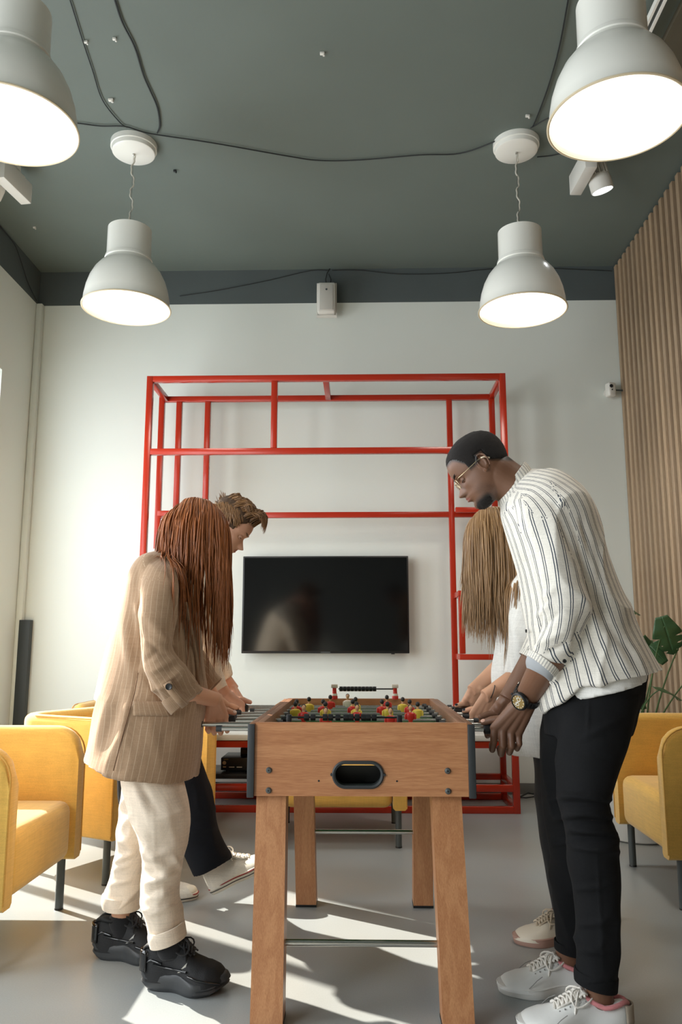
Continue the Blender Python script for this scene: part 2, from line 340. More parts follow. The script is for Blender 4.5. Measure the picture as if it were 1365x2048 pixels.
# ------------------------------------------------------------------ pendant lamps
M_bulb = mat('lamp_diffuser', (255, 250, 238), .5, emit=(255, 244, 224), estr=2.6)
M_shade_in = mat('shade_inside', (250, 246, 236), .5)
M_brass = mat('shade_rim', (214, 200, 170), .35, var=.03)
def pendant(x, y, label, zr=2.955, near=False):
    t = thing('pendant_lamp', (x, y, ZC), label, 'lamp', 'white dome pendant lamps')
    z0 = zr-ZC; KR = .95
    prof = [(.132, .485), (.133, .300), (.136, .292), (.141, .285), (.146, .272), (.170, .252), (.200, .215), (.226, .165), (.244, .110), (.254, .055), (.258, .012), (.262, .004), (.2635, 0), (.259, -.001),
            (.254, .006), (.240, .108), (.222, .162), (.196, .21), (.166, .246), (.140, .266), (.128, .28), (.128, .33), (.0, .33)]
    K = lambda P: [(r_*KR, h_) for r_, h_ in P]
    sh = G().lathe(K([(0, .488), (.120, .488), (.130, .486)]+prof), (0, 0, z0), 96)
    o = add('lamp_shade', sh.mesh('lamp_shade', M_white, sharp=60), t)
    add('rim', G().lathe(K([(.2635, .0045), (.2665, .002), (.2665, -.003), (.262, -.005), (.257, -.003), (.2565, .003), (.2635, .0045)]), (0, 0, z0), 96).mesh('rim', M_brass), o)
    add('seam_ring', G().lathe(K([(.1335, .312), (.139, .309), (.142, .300), (.144, .290), (.140, .286)]), (0, 0, z0), 96).mesh('seam_ring', M_white), o)
    # glowing opal diffuser just inside the opening
    df = add('diffuser', G().lathe(K([(0, .052), (.08, .050), (.16, .042), (.22, .030), (.247, .018), (.247, .024), (0, .058)]), (0, 0, z0), 96).mesh('diffuser', M_bulb), t)
    l = bpy.data.lights.new('lamp_light', 'AREA'); l.shape = 'DISK'; l.size = .44; l.energy = 7; l.color = (1, .93, .84); l.spread = math.radians(150)
    lo = bpy.data.objects.new('lamp_light', l); sc.collection.objects.link(lo); lo.parent = t; lo.location = (0, 0, z0+.012)
    add('canopy', G().lathe([(0, -.062), (.118, -.062), (.125, -.057), (.127, -.048), (.129, -.034), (.135, -.032), (.136, 0), (0, 0)], seg=64).mesh('canopy', M_white), t)
    # suspension: steel chain wire and twisted flex
    wob = [(.004*math.sin(i*1.7), .004*math.cos(i*1.1), -.058-(-.058-(z0+.488))*i/12) for i in range(13)]
    add('hanging_wire', G().tube([(0, 0, -.058), (0, 0, z0+.488)], .0018, 6).mesh('hanging_wire', M_steel), t)
    fl = [(.009*math.sin(i*.30)+.003*math.sin(i*.9), .006*math.cos(i*.24), -.058+(z0+.488+.058)*i/70) for i in range(71)]
    add('flex', G().tube(fl, .0042, 7).mesh('flex', mat('flex_grey', (200, 196, 184), .6, var=.05)), t)
    add('hook', G().lathe([(0, -.075), (.006, -.072), (.006, -.058)], seg=10).mesh('hook', M_steel), t)
    return t
pendant(-1.345, 4.33, 'white dome pendant lamp hanging far left, whole in view under its round canopy', 2.962)
pendant(.938, 4.37, 'white dome pendant lamp hanging far right, whole in view under its round canopy', 2.940)
pendant(-1.315, 2.70, 'large near pendant lamp cut off by the top left corner', 2.97)
pendant(.955, 2.70, 'large near pendant lamp at the top right in front of the ceiling spotlight')

# ------------------------------------------------------------------ track and spotlights
M_lens = mat('spot_lens', (255, 255, 255), .4, emit=(235, 248, 255), estr=6.0)
def spot(base, rot, label):
    t = thing('spotlight', base, label, 'spotlight', 'white track spotlights')
    R_ = Matrix.Rotation(rot, 4, 'Z')
    def A(n, g, m, p=None, **k):
        me = g.mesh(n, m, **k); me.transform(R_ @ Matrix.Scale(1.35, 4)); return add(n, me, p or t)
    bx = A('driver_box', G().box((-.026, -.11, -.115), (.026, .11, -.020), bev=.003), M_whitep)
    for i in range(4): A('vent_slot', G().box((-.014+i*.008, -.101, -.06), (-.010+i*.008, -.0995, -.035)), M_gmetal, bx)
    A('adaptor', G().box((-.013, -.07, -.022), (.013, .07, -.002), bev=.002).box((-.018, -.03, -.03), (.018, -.005, -.01), bev=.002), M_whitep)
    A('bracket', G().tube([(.02, .02, -.05), (.045, .02, -.06), (.06, .02, -.085)], .007, 8), M_whitep)
    tilt = Matrix.Rotation(math.radians(-16), 4, 'Y') @ Matrix.Rotation(math.radians(8), 4, 'X')
    def H(n, g, m, p=None):
        me = g.mesh(n, m); me.transform(R_ @ Matrix.Scale(1.35, 4) @ Matrix.Translation((.082, .02, -.095)) @ tilt); return add(n, me, p or t)
    hd = H('lamp_head', G().lathe([(.012, .03), (.040, .025), (.046, .015), (.049, 0), (.049, -.045), (.046, -.05), (.043, -.046), (.042, -.03), (0, -.03)], seg=40), M_whitep)
    gf = G()
    for i in range(14):
        a = 2*PI*i/14; r = Matrix.Rotation(a, 3, 'Z')
        gf.box((.018, -.0018, .02), (.046, .0018, .088), rot=r, piv=(0, 0, 0))
    gf.lathe([(0, .085), (.018, .085), (.018, .02)], seg=16)
    H('heat_sink', gf, M_whitep, hd)
    H('lens', G().lathe([(0, -.044), (.043, -.044), (.043, -.040), (0, -.040)], seg=32), M_lens)
    l = bpy.data.lights.new('spot_light', 'SPOT'); l.energy = 10; l.spot_size = math.radians(95); l.spot_blend = 1.0; l.color = (.95, .98, 1); l.shadow_soft_size = .04
    lo = bpy.data.objects.new('spot_light', l); sc.collection.objects.link(lo); lo.parent = t; lo.location = R_ @ Vector((.10, .027, -.22))
    return t
TX = 1.28
for tx, y0, y1, lb in ((1.385, 2.0, 4.5, 'white ceiling track passing above the near right pendant lamp'), (-2.12, 2.0, 4.5, 'white ceiling track above the near left pendant lamp')):
    tr = thing('lighting_track', (tx, y0, ZC), lb, 'track', 'white lighting tracks')
    add('rail', G().box((-.022, 0, -.045), (.022, y1-y0, -.028)).box((-.022, 0, -.06), (-.010, y1-y0, -.045)).box((.010, 0, -.06), (.022, y1-y0, -.045)).mesh('rail', M_white), tr)
    add('channel', G().box((-.0098, 0.01, -.0478), (.0098, y1-y0-.01, -.0452)).mesh('channel', M_gmetal), tr)
    for q in (.35, (y1-y0)-.35): add('ceiling_bracket', G().box((-.02, q-.02, -.028), (.02, q+.02, 0)).mesh('bracket', M_whitep), tr)
spot((1.345, 4.44, 3.94), 0.05, 'white track spotlight with a lit round lens right of the near right pendant')
spot((-2.12, 4.46, 3.94), PI-0.15, 'white track spotlight cut off by the left edge below the near lamp')
tag(add('pipe', G().tube([(1.52, 3.02, 3.93), (2.0, 3.05, 3.93)], .014, 10).tube([(1.52, 3.02, 3.93), (1.56, 3.02, 3.93)], .02, 10).mesh('pipe', M_whitep)), 'thin pale pipe under the brown ceiling patch at top right', 'pipe')

# ------------------------------------------------------------------ wall devices
p = W(654, 600, YB-.09)
t = thing('wall_speaker', (p.x, YB, p.z), 'small white loudspeaker mounted on the back wall at the dark band', 'speaker')
add('cabinet', G().box((-.07, -.145, -.125), (.07, -.035, .125), bev=.018).mesh('cabinet', M_whitep), t)
add('grille', G().box((-.052, -.152, -.105), (.052, -.143, .105), bev=.008).mesh('grille', mat('speaker_grille', (196, 194, 186), .7, bump=.6, bscale=400)), t)
add('bracket', G().box((-.078, -.10, -.135), (.078, -.06, -.128)).box((-.078, -.10, .128), (.078, -.06, .135)).box((-.03, -.07, -.05), (.03, 0, .05)).box((.071, -.10, -.13), (.078, -.06, .13)).box((-.078, -.10, -.13), (-.071, -.06, .13)).mesh('bracket', M_whitep), t)
add('badge', G().lathe([(0, -.155), (.008, -.155), (.008, -.15)], (0, 0, .06), 12, axis='y').mesh('badge', M_gmetal), t)
add('wire', G().tube([(.0, -.04, .12), (-.012, -.03, .2), (.0, -.02, .26), (.02, -.01, .3)], .004, 6).tube([(.02, -.04, .12), (.03, -.03, .2), (.012, -.02, .25)], .004, 6).mesh('wire', M_cable), t)
p = W(1222, 780, YB-.08)
t = thing('security_camera', (p.x, YB-.08, p.z), 'small white security camera beside the wooden slats', 'camera')
R_ = Matrix.Rotation(math.radians(18), 3, 'Z')
b = add('camera_body', G().box((-.032, -.03, -.055), (.032, .03, .055), bev=.014, rot=R_, piv=(0, 0, 0)).mesh('camera_body', M_whitep), t)
add('lens', G().lathe([(0, -.036), (.013, -.036), (.015, -.028)], (-.003, 0, .022), 20, axis='y').mesh('lens', M_blackp), t)
add('sensor', G().lathe([(0, -.034), (.005, -.034), (.006, -.027)], (.003, 0, -.006), 12, axis='y').mesh('sensor', M_blackp), t)
add('mount', G().tube([(.02, .0, .0), (.045, .02, .005), (.10, .03, .005)], .006, 8).mesh('mount', M_gmetal), t)
add('base_plate', G().lathe([(0, 0), (.03, 0), (.03, .06), (0, .06)], (.0, .02, .0), 20, axis='y').mesh('base_plate', M_whitep), t)
# dark panel standing at the back wall, left
p0 = W(40, 1240, YB-.03); p1 = W(64, 1240, YB-.03)
t = thing('panel_speaker', (p0.x, YB, 0), 'tall narrow dark grey column standing in the back left corner', 'speaker')
add('cabinet', G().box((p0.x+.006, YB-.06, 0.02), (p1.x, YB-.005, p0.z), bev=.004).mesh('cabinet', mat('dark_slate', (52, 58, 60), .5, var=.06)), t, world=True)
add('foot', G().box((p0.x, YB-.10, 0), (p1.x+.03, YB-.002, .02), bev=.004).mesh('foot', M_blackp), t, world=True)
# ================================================================== RED STEEL FRAME
M_red = mat('red_powdercoat', (176, 46, 24), 0.22, bump=0.04, bscale=60, var=0.05, vscale=3)
YQ0, YQ1 = 5.28, 5.78; BW = 0.042     # front and back planes of the frame
FXL, FXR, FZ = -1.475, 1.000, 2.885
fr = thing('wall_frame', (0, YQ0, 0), 'tall red tubular steel shelving frame standing around the television', 'shelf')
def bar(name, a, b, w=None):
    w = w or {'post': BW, 'rail': BW-.0006, 'back_post': BW-.0012, 'back_rail': BW-.0018, 'depth_rail': BW-.0024}.get(name, BW-.004)
    a = Vector(a); b = Vector(b); lo = [min(a[i], b[i]) for i in range(3)]; hi = [max(a[i], b[i]) for i in range(3)]
    lo = [lo[i] if abs(a[i]-b[i]) > 1e-6 else lo[i]-w/2 for i in range(3)]; hi = [hi[i] if abs(a[i]-b[i]) > 1e-6 else hi[i]+w/2 for i in range(3)]
    return add(name, G().box(lo, hi, bev=.0025).mesh(name, M_red), fr, world=True)
h = BW/2
for x in (FXL+h, FXR-h): bar('post', (x, YQ0+h, 0), (x, YQ0+h, FZ))
bar('rail', (FXL+BW, YQ0+h, FZ-h), (FXR-BW, YQ0+h, FZ-h))
bar('rail', (FXL+BW, YQ0+h, 2.347), (FXR-BW, YQ0+h, 2.347))
bar('post', (-.588, YQ0+h, 2.347+h), (-.588, YQ0+h, FZ-BW))
BXL, BXR = -1.505, 1.000
for x in (BXL+h, BXR-h): bar('back_post', (x, YQ1-h, 0), (x, YQ1-h, FZ))
bar('back_rail', (BXL+BW, YQ1-h, FZ-h), (BXR-BW, YQ1-h, FZ-h))
for x in (-1.352, -1.137, .664): bar('back_post', (x, YQ1-h, 0 if x > 0 else 2.0), (x, YQ1-h, FZ-BW))
bar('back_rail', (BXL+BW, YQ1-h, 1.98), (.985, YQ1-h, 1.98))
for x in (FXL+h, -.235, FXR-h): bar('depth_rail', (x, YQ0+BW, FZ-h), (x, YQ1-BW, FZ-h))
# lower bench section
for z in (.021, .152, .418):
    bar('rail', (FXL+BW, YQ0+h, z), (FXR-BW, YQ0+h, z))
    bar('back_rail', (BXL+BW, YQ1-h, z), (BXR-BW, YQ1-h, z))
    for x in (FXL+h, FXR-h): bar('depth_rail', (x, YQ0+BW, z), (x, YQ1-BW, z))
add('top_board', G().box((FXL+.01, YQ0-.01, .442), (FXR-.09, YQ1-.02, .478), bev=.003).mesh('top_board', mat('white_board', (224, 224, 218), .35)), fr, world=True)
# small box bracket at the right and its mirror at the left
for (x0, x1, z0, z1, yb) in ((.660, .985, .945, 1.41, 5.45), (-1.46, -1.30, 1.93, 2.03, 5.66)):
    for z in ((z0+h, z1-h) if z1-z0 > .2 else ((z0+z1)/2,)):
        bar('box_rail', (x0, yb, z), (x1, yb, z)); bar('box_depth_rail', (x0+h, yb+h, z), (x0+h, YQ1-BW, z))
    if z1-z0 > .2:
        bar('box_post', (x0+h, yb, z0+BW), (x0+h, yb, z1-BW)); bar('box_post', (x1-h, yb, z0+BW), (x1-h, yb, z1-BW)); bar('box_depth_rail', (x1-h, yb+h, z0+h), (x1-h, YQ1-BW, z0+h))
bar('box_rail', (.684, 5.68, 2.0), (.985, 5.68, 2.0))
# black shelf with receiver inside the bench
tag(add('equipment_shelf', G().box((-1.2, 5.34, .205), (-.45, 5.74, .225), bev=.003).box((-1.2, 5.34, .195), (-.45, 5.36, .205)).box((-1.18, 5.36, .173), (-1.15, 5.72, .195)).box((-.50, 5.36, .173), (-.47, 5.72, .195)).mesh('equipment_shelf', M_blackp)), 'black glass shelf resting in the red frame under the receiver', 'shelf')
rc = thing('av_receiver', (-.70, 5.5, .225), 'black audio receiver on the low shelf left of the football table', 'receiver')
add('case', G().box((-.92, 5.42, .237), (-.52, 5.70, .315), bev=.003).mesh('case', M_blackp), rc, world=True)
for x in (-.88, -.56): add('foot', G().lathe([(0, .225), (.016, .225), (.016, .238), (0, .238)], (x, 5.46, 0), 12).mesh('foot', M_blackp), rc, world=True)
add('knob', G().lathe([(0, -.012), (.012, -.012), (.014, 0)], (-.895, 5.42, .285), 20, axis='y').mesh('knob', M_steel), rc, world=True)
add('button_strip', G().box((-.905, 5.417, .254), (-.885, 5.421, .262)).box((-.865, 5.417, .254), (-.83, 5.421, .260)).box((-.815, 5.417, .254), (-.78, 5.421, .260)).mesh('buttons', M_steel), rc, world=True)
add('display', G().box((-.90, 5.418, .303), (-.872, 5.421, .308)).mesh('display', mat('amber_print', (130, 105, 60), .5)), rc, world=True)
m2 = thing('media_box', (-.72, 5.5, .316), 'small black box stacked on the receiver', 'box')
add('case', G().box((-.80, 5.47, .317), (-.58, 5.66, .372), bev=.003).mesh('case', M_blackp), m2, world=True)
add('front_panel', G().box((-.79, 5.466, .325), (-.59, 5.471, .365), bev=.001).mesh('front_panel', mat('gloss_black', (12, 12, 14), .12)), m2, world=True)
tag(add('power_cable', G().tube([(1.06, 5.84, .01), (1.10, 5.8, .012), (1.16, 5.84, .03), (1.2, 5.86, .02), (1.26, 5.84, .05), (1.3, 5.88, .09)], .006, 6).tube([(1.05, 5.80, .01), (1.13, 5.76, .012), (1.22, 5.82, .012), (1.28, 5.86, .04)], .005, 6).mesh('power_cable', M_cable)), 'black cables lying on the floor right of the red frame', 'cable')
tag(add('adapter', G().box((1.30, 5.78, .0), (1.36, 5.84, .055), bev=.008).mesh('adapter', M_blackp)), 'black power adapter on the floor by the cables', 'adapter')
tag(add('hanging_cable', G().tube([(-1.10, 5.6, .20), (-1.0, 5.5, .15), (-.8, 5.45, .128), (-.62, 5.5, .15), (-.55, 5.6, .2)], .005, 6).mesh('hanging_cable', M_cable)), 'thin cable sagging below the receiver shelf', 'cable')

# ================================================================== TELEVISION
tv = thing('television', (-.255, YB-.01, .99), 'large black flat screen television mounted on the white wall', 'television')
TX0, TX1, TZ0, TZ1, TY = -.867, .352, .985, 1.692, YB-.10
add('housing', G().box((TX0, TY, TZ0), (TX1, TY+.045, TZ1), bev=.004).box((TX0+.25, TY+.04, TZ0+.1), (TX1-.25, TY+.08, TZ1-.1), bev=.01).mesh('housing', M_blackp), tv, world=True)
sg = mat('screen_glass', (5, 6, 7), 0.10, spec=0.6, bump=.02, bscale=3)
add('screen', G().box((TX0+.012, TY-.003, TZ0+.018), (TX1-.012, TY+.001, TZ1-.012)).mesh('screen', sg), tv, world=True)
add('badge', G().box((-.29, TY-.004, TZ0+.005), (-.22, TY-.001, TZ0+.011)).mesh('badge', M_gmetal), tv, world=True)
add('power_light', G().box((.22, TY-.004, TZ0-.006), (.245, TY+.01, TZ0+.004), bev=.001).mesh('power_light', M_blackp), tv, world=True)
add('wall_bracket', G().box((TX0+.4, TY+.08, TZ0+.2), (TX1-.4, YB-.004, TZ1-.2)).mesh('wall_bracket', M_gmetal), tv, world=True)

# ================================================================== YELLOW ARMCHAIRS
M_yel = fabric('yellow_linen', (222, 177, 88), 0.95, 700, 0.3, 0.08, 0.35)
M_pipe = fabric('yellow_piping', (200, 152, 70), 0.95, 500, 0.2, 0.06, 0.3)
def armchair_proto(w=.73, d=.70):
    """faces +x; base at origin (centre), arms along x"""
    t = thing('armchair', (0, 0, 0), 'x', 'armchair', 'yellow upholstered armchairs')
    H0, H1, th = .195, .715, .075
    # U shaped shell: closed outline with rounded back corners, extruded with rounded top
    def shell():
        xf, xb, y0, y1, rc = d/2, -d/2, -w/2, w/2, .16
        outer = [(xf, y0)]
        for a in np.linspace(-90, -180, 9): outer.append((xb+rc+rc*math.cos(math.radians(a)), y0+rc+rc*math.sin(math.radians(a))))
        for a in np.linspace(180, 90, 9): outer.append((xb+rc+rc*math.cos(math.radians(a)), y1-rc+rc*math.sin(math.radians(a))))
        outer.append((xf, y1))
        # resample path with arc length, make a vertical section swept along it
        P = []
        for i in range(len(outer)-1):
            a, b = Vector(outer[i]), Vector(outer[i+1]); n = 26 if (b-a).length > .2 else 1
            for q in range(n): P.append(a.lerp(b, q/n))
        P.append(Vector(outer[-1])); n = len(P); V = []; F = []
        def sec(h):  # rounded section across thickness: (inward offset, z)
            r = .034; pts = [(0.012, H0), (0, H0+.012), (0, h-r)]
            for a in np.linspace(180, 0, 9)[1:-1]: pts.append((th/2+th/2*math.cos(math.radians(a)), h-r+r*math.sin(math.radians(a))))
            pts += [(th, h-r), (th, H0+.012), (th-.012, H0)]
            return pts
        for i, p in enumerate(P):
            tg = (P[min(i+1, n-1)]-P[max(i-1, 0)]).normalized(); nr = Vector((tg.y, -tg.x))
            if i < n/2 and nr.dot(Vector((0, 0))-p) < 0 and False: nr = -nr
            c = Vector((0.0, 0.0)); 
            if nr.dot(c-p) < 0: nr = -nr
            dist = min(abs(P[0].x-p.x), abs(P[-1].x-p.x)) if p.x > 0 else 1
            drop = 0
            rr = .11; e = xf-p.x     # rounded front top corner of the arm
            if e < rr: drop = rr-math.sqrt(max(0, rr*rr-(rr-e)**2))
            for (o_, z) in sec(H1):
                zz = z if z < H0+.05 else z-drop*(1 if z > .4 else 0)
                q = p+nr*o_; V.append((q.x, q.y, zz))
        m = len(sec(H1))
        for i in range(n-1):
            for k in range(m):
                k2 = (k+1) % m; F.append((i*m+k, i*m+k2, (i+1)*m+k2, (i+1)*m+k))
        F.append(tuple(range(m))); F.append(tuple((n-1)*m+k for k in range(m))[::-1])
        return G().add(V, F)
    add('backrest_and_arms', shell().mesh('shell', M_yel, sharp=50), t)
    inner = w/2-th-.001
    add('seat', G().box((-d/2+th+.001, -inner, H0+.005), (d/2-.012, inner, .43), bev=.045).mesh('seat', M_yel, sharp=60), t)
    for s in (-1, 1):
        y = s*(w/2-.004); yi = s*(w/2-th+.004)
        pth = [(d/2+.001, y, H0+.02), (d/2+.001, y, H1-.115)]+[(d/2-.108+.109*math.cos(a), y*.995, H1-.115+.109*math.sin(a)) for a in np.linspace(0.2, PI/2, 7)]+[(-d/2+.17, y*.985, H1-.006)]
        add('piping', G().tube(pth, .0035, 6).mesh('piping', M_pipe), t)
    for sx in (-1, 1):
        for sy in (-1, 1):
            x, y = sx*(d/2-.06), sy*(w/2-.045)
            lg = add('leg', G().tube([(x, y, .0), (x, y, H0+.03)], .0165, 16).mesh('leg', M_gmetal), t)
            add('foot_cap', G().lathe([(0, 0), (.0172, 0), (.0172, .006), (.0165, .007)], (x, y, 0), 16).mesh('foot_cap', M_blackp), lg)
    return t
ac = armchair_proto()
d2 = .35
chairs = [  # centre x, y, rotation, label
    (-1.505, 3.075, 0, 'near left yellow armchair, cut by the left edge, sunlight on its seat'),
    (-1.238, 4.146, -28, 'yellow armchair with pale sunlit side directly behind the woman in beige'),
    (-.125, 4.71, -90, 'yellow armchair behind the football table, seen between the table legs'),
    (1.585, 3.765, 179, 'yellow armchair on the right, facing the table, beside the plant'),
    (-1.28, 4.925, -90, 'far yellow armchair between the red frame and the sunlit armchair'),
]
for i, (x, y, a, lb) in enumerate(chairs):
    o = ac if i == 0 else copy_tree(ac)
    o.location = (x, y, 0); o.rotation_euler = (0, 0, math.radians(a)); o['label'] = lb

# ================================================================== FOOTBALL TABLE
M_beech = wood('beech_laminate', (170, 112, 72), (196, 140, 96), 'x', 0.38, 1.0, 4)
M_beechz = wood('beech_leg', (172, 116, 76), (198, 144, 100), 'z', 0.38, 1.0, 4)
M_beechd = wood('beech_rim', (120, 82, 56), (150, 106, 76), 'y', 0.42, 1.0, 4)
M_felt = mat('green_pitch', (52, 112, 66), .8, bump=.2, bscale=400)
M_rubber = mat('dark_rubber', (46, 50, 52), .55, var=.05)
TL, TR_, T0, T1, TZ = -.325, .3245, 2.525, 3.655, .810
tb = thing('football_table', (0, (T0+T1)/2, 0), 'beech table football table in the middle with steel rods and black handles', 'game table')
def tadd(n, g, m, p=None, label=None, **k): return add(n, g.mesh(n, m, **k), p or tb, world=True, label=label)
# front end panel: board with an oval ball hole
def hole_panel(y0, y1):
    x0, x1, z0, z1 = TL, TR_-.001, .594, TZ; cx_, cz_, hw, hh = -.010, .657, .071, .033
    hole = [(cx_+(hw-hh)+hh*math.cos(a), cz_+hh*math.sin(a)) for a in np.linspace(-PI/2, PI/2, 13)]+[(cx_-(hw-hh)+hh*math.cos(a), cz_+hh*math.sin(a)) for a in np.linspace(PI/2, 3*PI/2, 13)]
    n = len(hole); outer = []
    for (hx, hz) in hole:
        dx, dz = hx-cx_, hz-cz_
        sx = (x1-cx_ if dx > 0 else cx_-x0)/max(abs(dx), 1e-6); sz = (z1-cz_ if dz > 0 else cz_-z0)/max(abs(dz), 1e-6); s_ = min(sx, sz); outer.append((cx_+dx*s_, cz_+dz*s_))
    # insert the corners
    cor = [(x1, z1), (x0, z1), (x0, z0), (x1, z0)]
    V = []; F = []
    for y in (y0, y1):
        for p in outer+hole+cor: V.append((p[0], y, p[1]))
    m_ = 2*n+4
    for b, fl in ((0, False), (m_, True)):
        for i in range(n):
            j = (i+1) % n; a_, b_ = outer[i], outer[j]
            if abs(a_[0]-b_[0]) > 1e-5 and abs(a_[1]-b_[1]) > 1e-5:
                c = min(range(4), key=lambda q: (cor[q][0]-(a_[0]+b_[0])/2)**2+(cor[q][1]-(a_[1]+b_[1])/2)**2)
                f = (b+i, b+2*n+c, b+j, b+n+j, b+n+i)
            else: f = (b+i, b+j, b+n+j, b+n+i)
            F.append(f[::-1] if fl else f)
    for i in range(n): j = (i+1) % n; F.append((n+i, n+j, m_+n+j, m_+n+i))
    for a_, b_ in ((0, 1), (1, 2), (2, 3), (3, 0)): F.append((2*n+a_, 2*n+b_, m_+2*n+b_, m_+2*n+a_))
    return G().add(V, F), cx_, cz_, hw, hh
pg, hx, hz, hw, hh = hole_panel(T0, T0+.018)
fp = tadd('end_panel', pg, M_beech, sharp=30)
def oval(hw_, hh_, n=20): return [(hx+(hw_-hh_)+hh_*math.cos(a), hz+hh_*math.sin(a)) for a in np.linspace(-PI/2, PI/2, n)]+[(hx-(hw_-hh_)+hh_*math.cos(a), hz+hh_*math.sin(a)) for a in np.linspace(PI/2, 3*PI/2, n)]
o1, o2 = oval(hw+.008, hh+.008), oval(hw-.002, hh-.002); n_ = len(o1); V = []; F = []
for (P_, y) in ((o1, T0+.002), (o1, T0-.005), (oval(hw+.004, hh+.004), T0-.008), (o2, T0-.006), (o2, T0+.03)): V += [(p[0], y, p[1]) for p in P_]
for r_ in range(4):
    for i in range(n_): F.append((r_*n_+i, r_*n_+(i+1) % n_, (r_+1)*n_+(i+1) % n_, (r_+1)*n_+i))
rim = tadd('hole_rim', G().add(V, F).lathe([(0, -.007), (.004, -.006), (.005, .002)], (hx-hw-.009, T0, hz), 10, axis='y').lathe([(0, -.007), (.004, -.006), (.005, .002)], (hx+hw+.009, T0, hz), 10, axis='y'), M_rubber)
tadd('ball_tray', G().box((hx-.10, T0+.03, hz-.045), (hx+.10, T0+.12, hz-.038)).box((hx-.10, T0+.115, hz-.045), (hx+.10, T0+.12, hz+.010)).box((hx-.10, T0+.03, hz-.045), (hx-.094, T0+.12, hz+.01)).box((hx+.094, T0+.03, hz-.045), (hx+.10, T0+.12, hz+.01)), M_blackp)
tadd('end_panel', G().box((TL, T1-.018, .594), (TR_, T1, TZ)), M_beech)
for s, x0, x1 in ((-1, TL-.018, TL-.0005), (1, TR_-.0005, TR_+.0175)):
    tadd('side_panel', G().box((x0, T0-.004, .594), (x1, T1+.004, TZ-.002), bev=.002), M_beechd)
    tadd('edge_strip', G().box((min(x0, x0+s*.004), T0-.010, .590), (max(x1, x1+s*.004), T0-.003, TZ-.004), bev=.0025), M_rubber)
    # upper rim board notched at each rod
    xi = TL+.0005 if s < 0 else TR_-.0225
    tadd('inner_rim', G().box((xi, T0+.02, TZ-.060), (xi+.022, T1-.02, TZ-.001), bev=.002), M_beechd)
tadd('pitch', G().box((TL+.001, T0+.019, .700), (TR_-.001, T1-.019, .708)), M_felt)
tadd('pitch_line', G().box((TL+.03, (T0+T1)/2-.003, .7081), (TR_-.03, (T0+T1)/2+.003, .7087)), M_whitep)
for x in (-.281, .262):
    for z in (.669, .610):
        b_ = tadd('bolt', G().lathe([(0, -.007), (.0055, -.007), (.0085, -.004), (.0095, 0)], (x, T0, z), 20, axis='y'), M_gmetal)
        tadd('bolt_recess', G().lathe([(0, -.0076), (.003, -.0076), (.003, -.0068)], (x, T0, z), 6, axis='y'), M_blackp, b_)
for x in (-.129, .108): tadd('screw', G().lathe([(0, -.001), (.0028, -.001), (.003, .0005)], (x, T0, .6385), 12, axis='y'), M_blackp)
# legs: tapered box posts, feet splayed a little
def leg(xt0, xt1, xb0, xb1, yt, yb, ny):
    V = []
    for (x0, x1, y, z) in ((xb0, xb1, yb, .008), (xt0, xt1, yt, .60 if ny == 1 else .60)):
        V += [(x0, y, z), (x1, y, z), (x1, y+.088, z), (x0, y+.088, z)]
    F = [(0, 3, 2, 1), (4, 5, 6, 7), (0, 1, 5, 4), (1, 2, 6, 5), (2, 3, 7, 6), (3, 0, 4, 7)]
    l_ = tadd('leg', G().add(V, F), M_beechz, sharp=20)
    tadd('foot_pad', G().box((xb0-.001, yb-.001, 0), (xb1+.001, yb+.089, .009)), M_blackp, l_)
leg(-.322, -.231, -.311, -.220, 2.56, 2.405, 1); leg(.215, .305, .222, .310, 2.56, 2.405, 1)
leg(-.292, -.207, -.266, -.184, 3.52, 3.445, -1); leg(.222, .302, .209, .288, 3.52, 3.445, -1)
for (y, z, x0, x1) in ((2.515, .185, -.235, .235), (3.52, .275, -.215, .23)):
    tadd('stretcher', G().tube([(x0, y, z), (x1, y, z)], .0095, 16), M_steel)
tadd('stretcher', G().tube([(x0, y+.03, z+.018), (x1, y+.03, z+.018)], .006, 12), M_steel) if False else None
# goals (dark mouths) inside both ends
for y0, y1 in ((T0+.019, T0+.024), (T1-.024, T1-.019)): tadd('goal_mouth', G().box((-.10, y0, .709), (.10, y1, .775)), M_blackp)

# rods ----------------------------------------------------------------
M_grip = mat('grip_rubber', (26, 27, 29), .5, bump=.3, bscale=300)
M_pr = mat('player_red', (196, 44, 34), .35); M_py = mat('player_yellow', (214, 186, 66), .4); M_pw = mat('player_white', (214, 206, 190), .4)
M_ps = mat('player_skin', (205, 160, 120), .45); M_ph = mat('player_hair', (28, 24, 22), .5)
RZ = .779
RY = [2.655, 2.795, 2.935, 3.075, 3.21, 3.345, 3.48, 3.565]
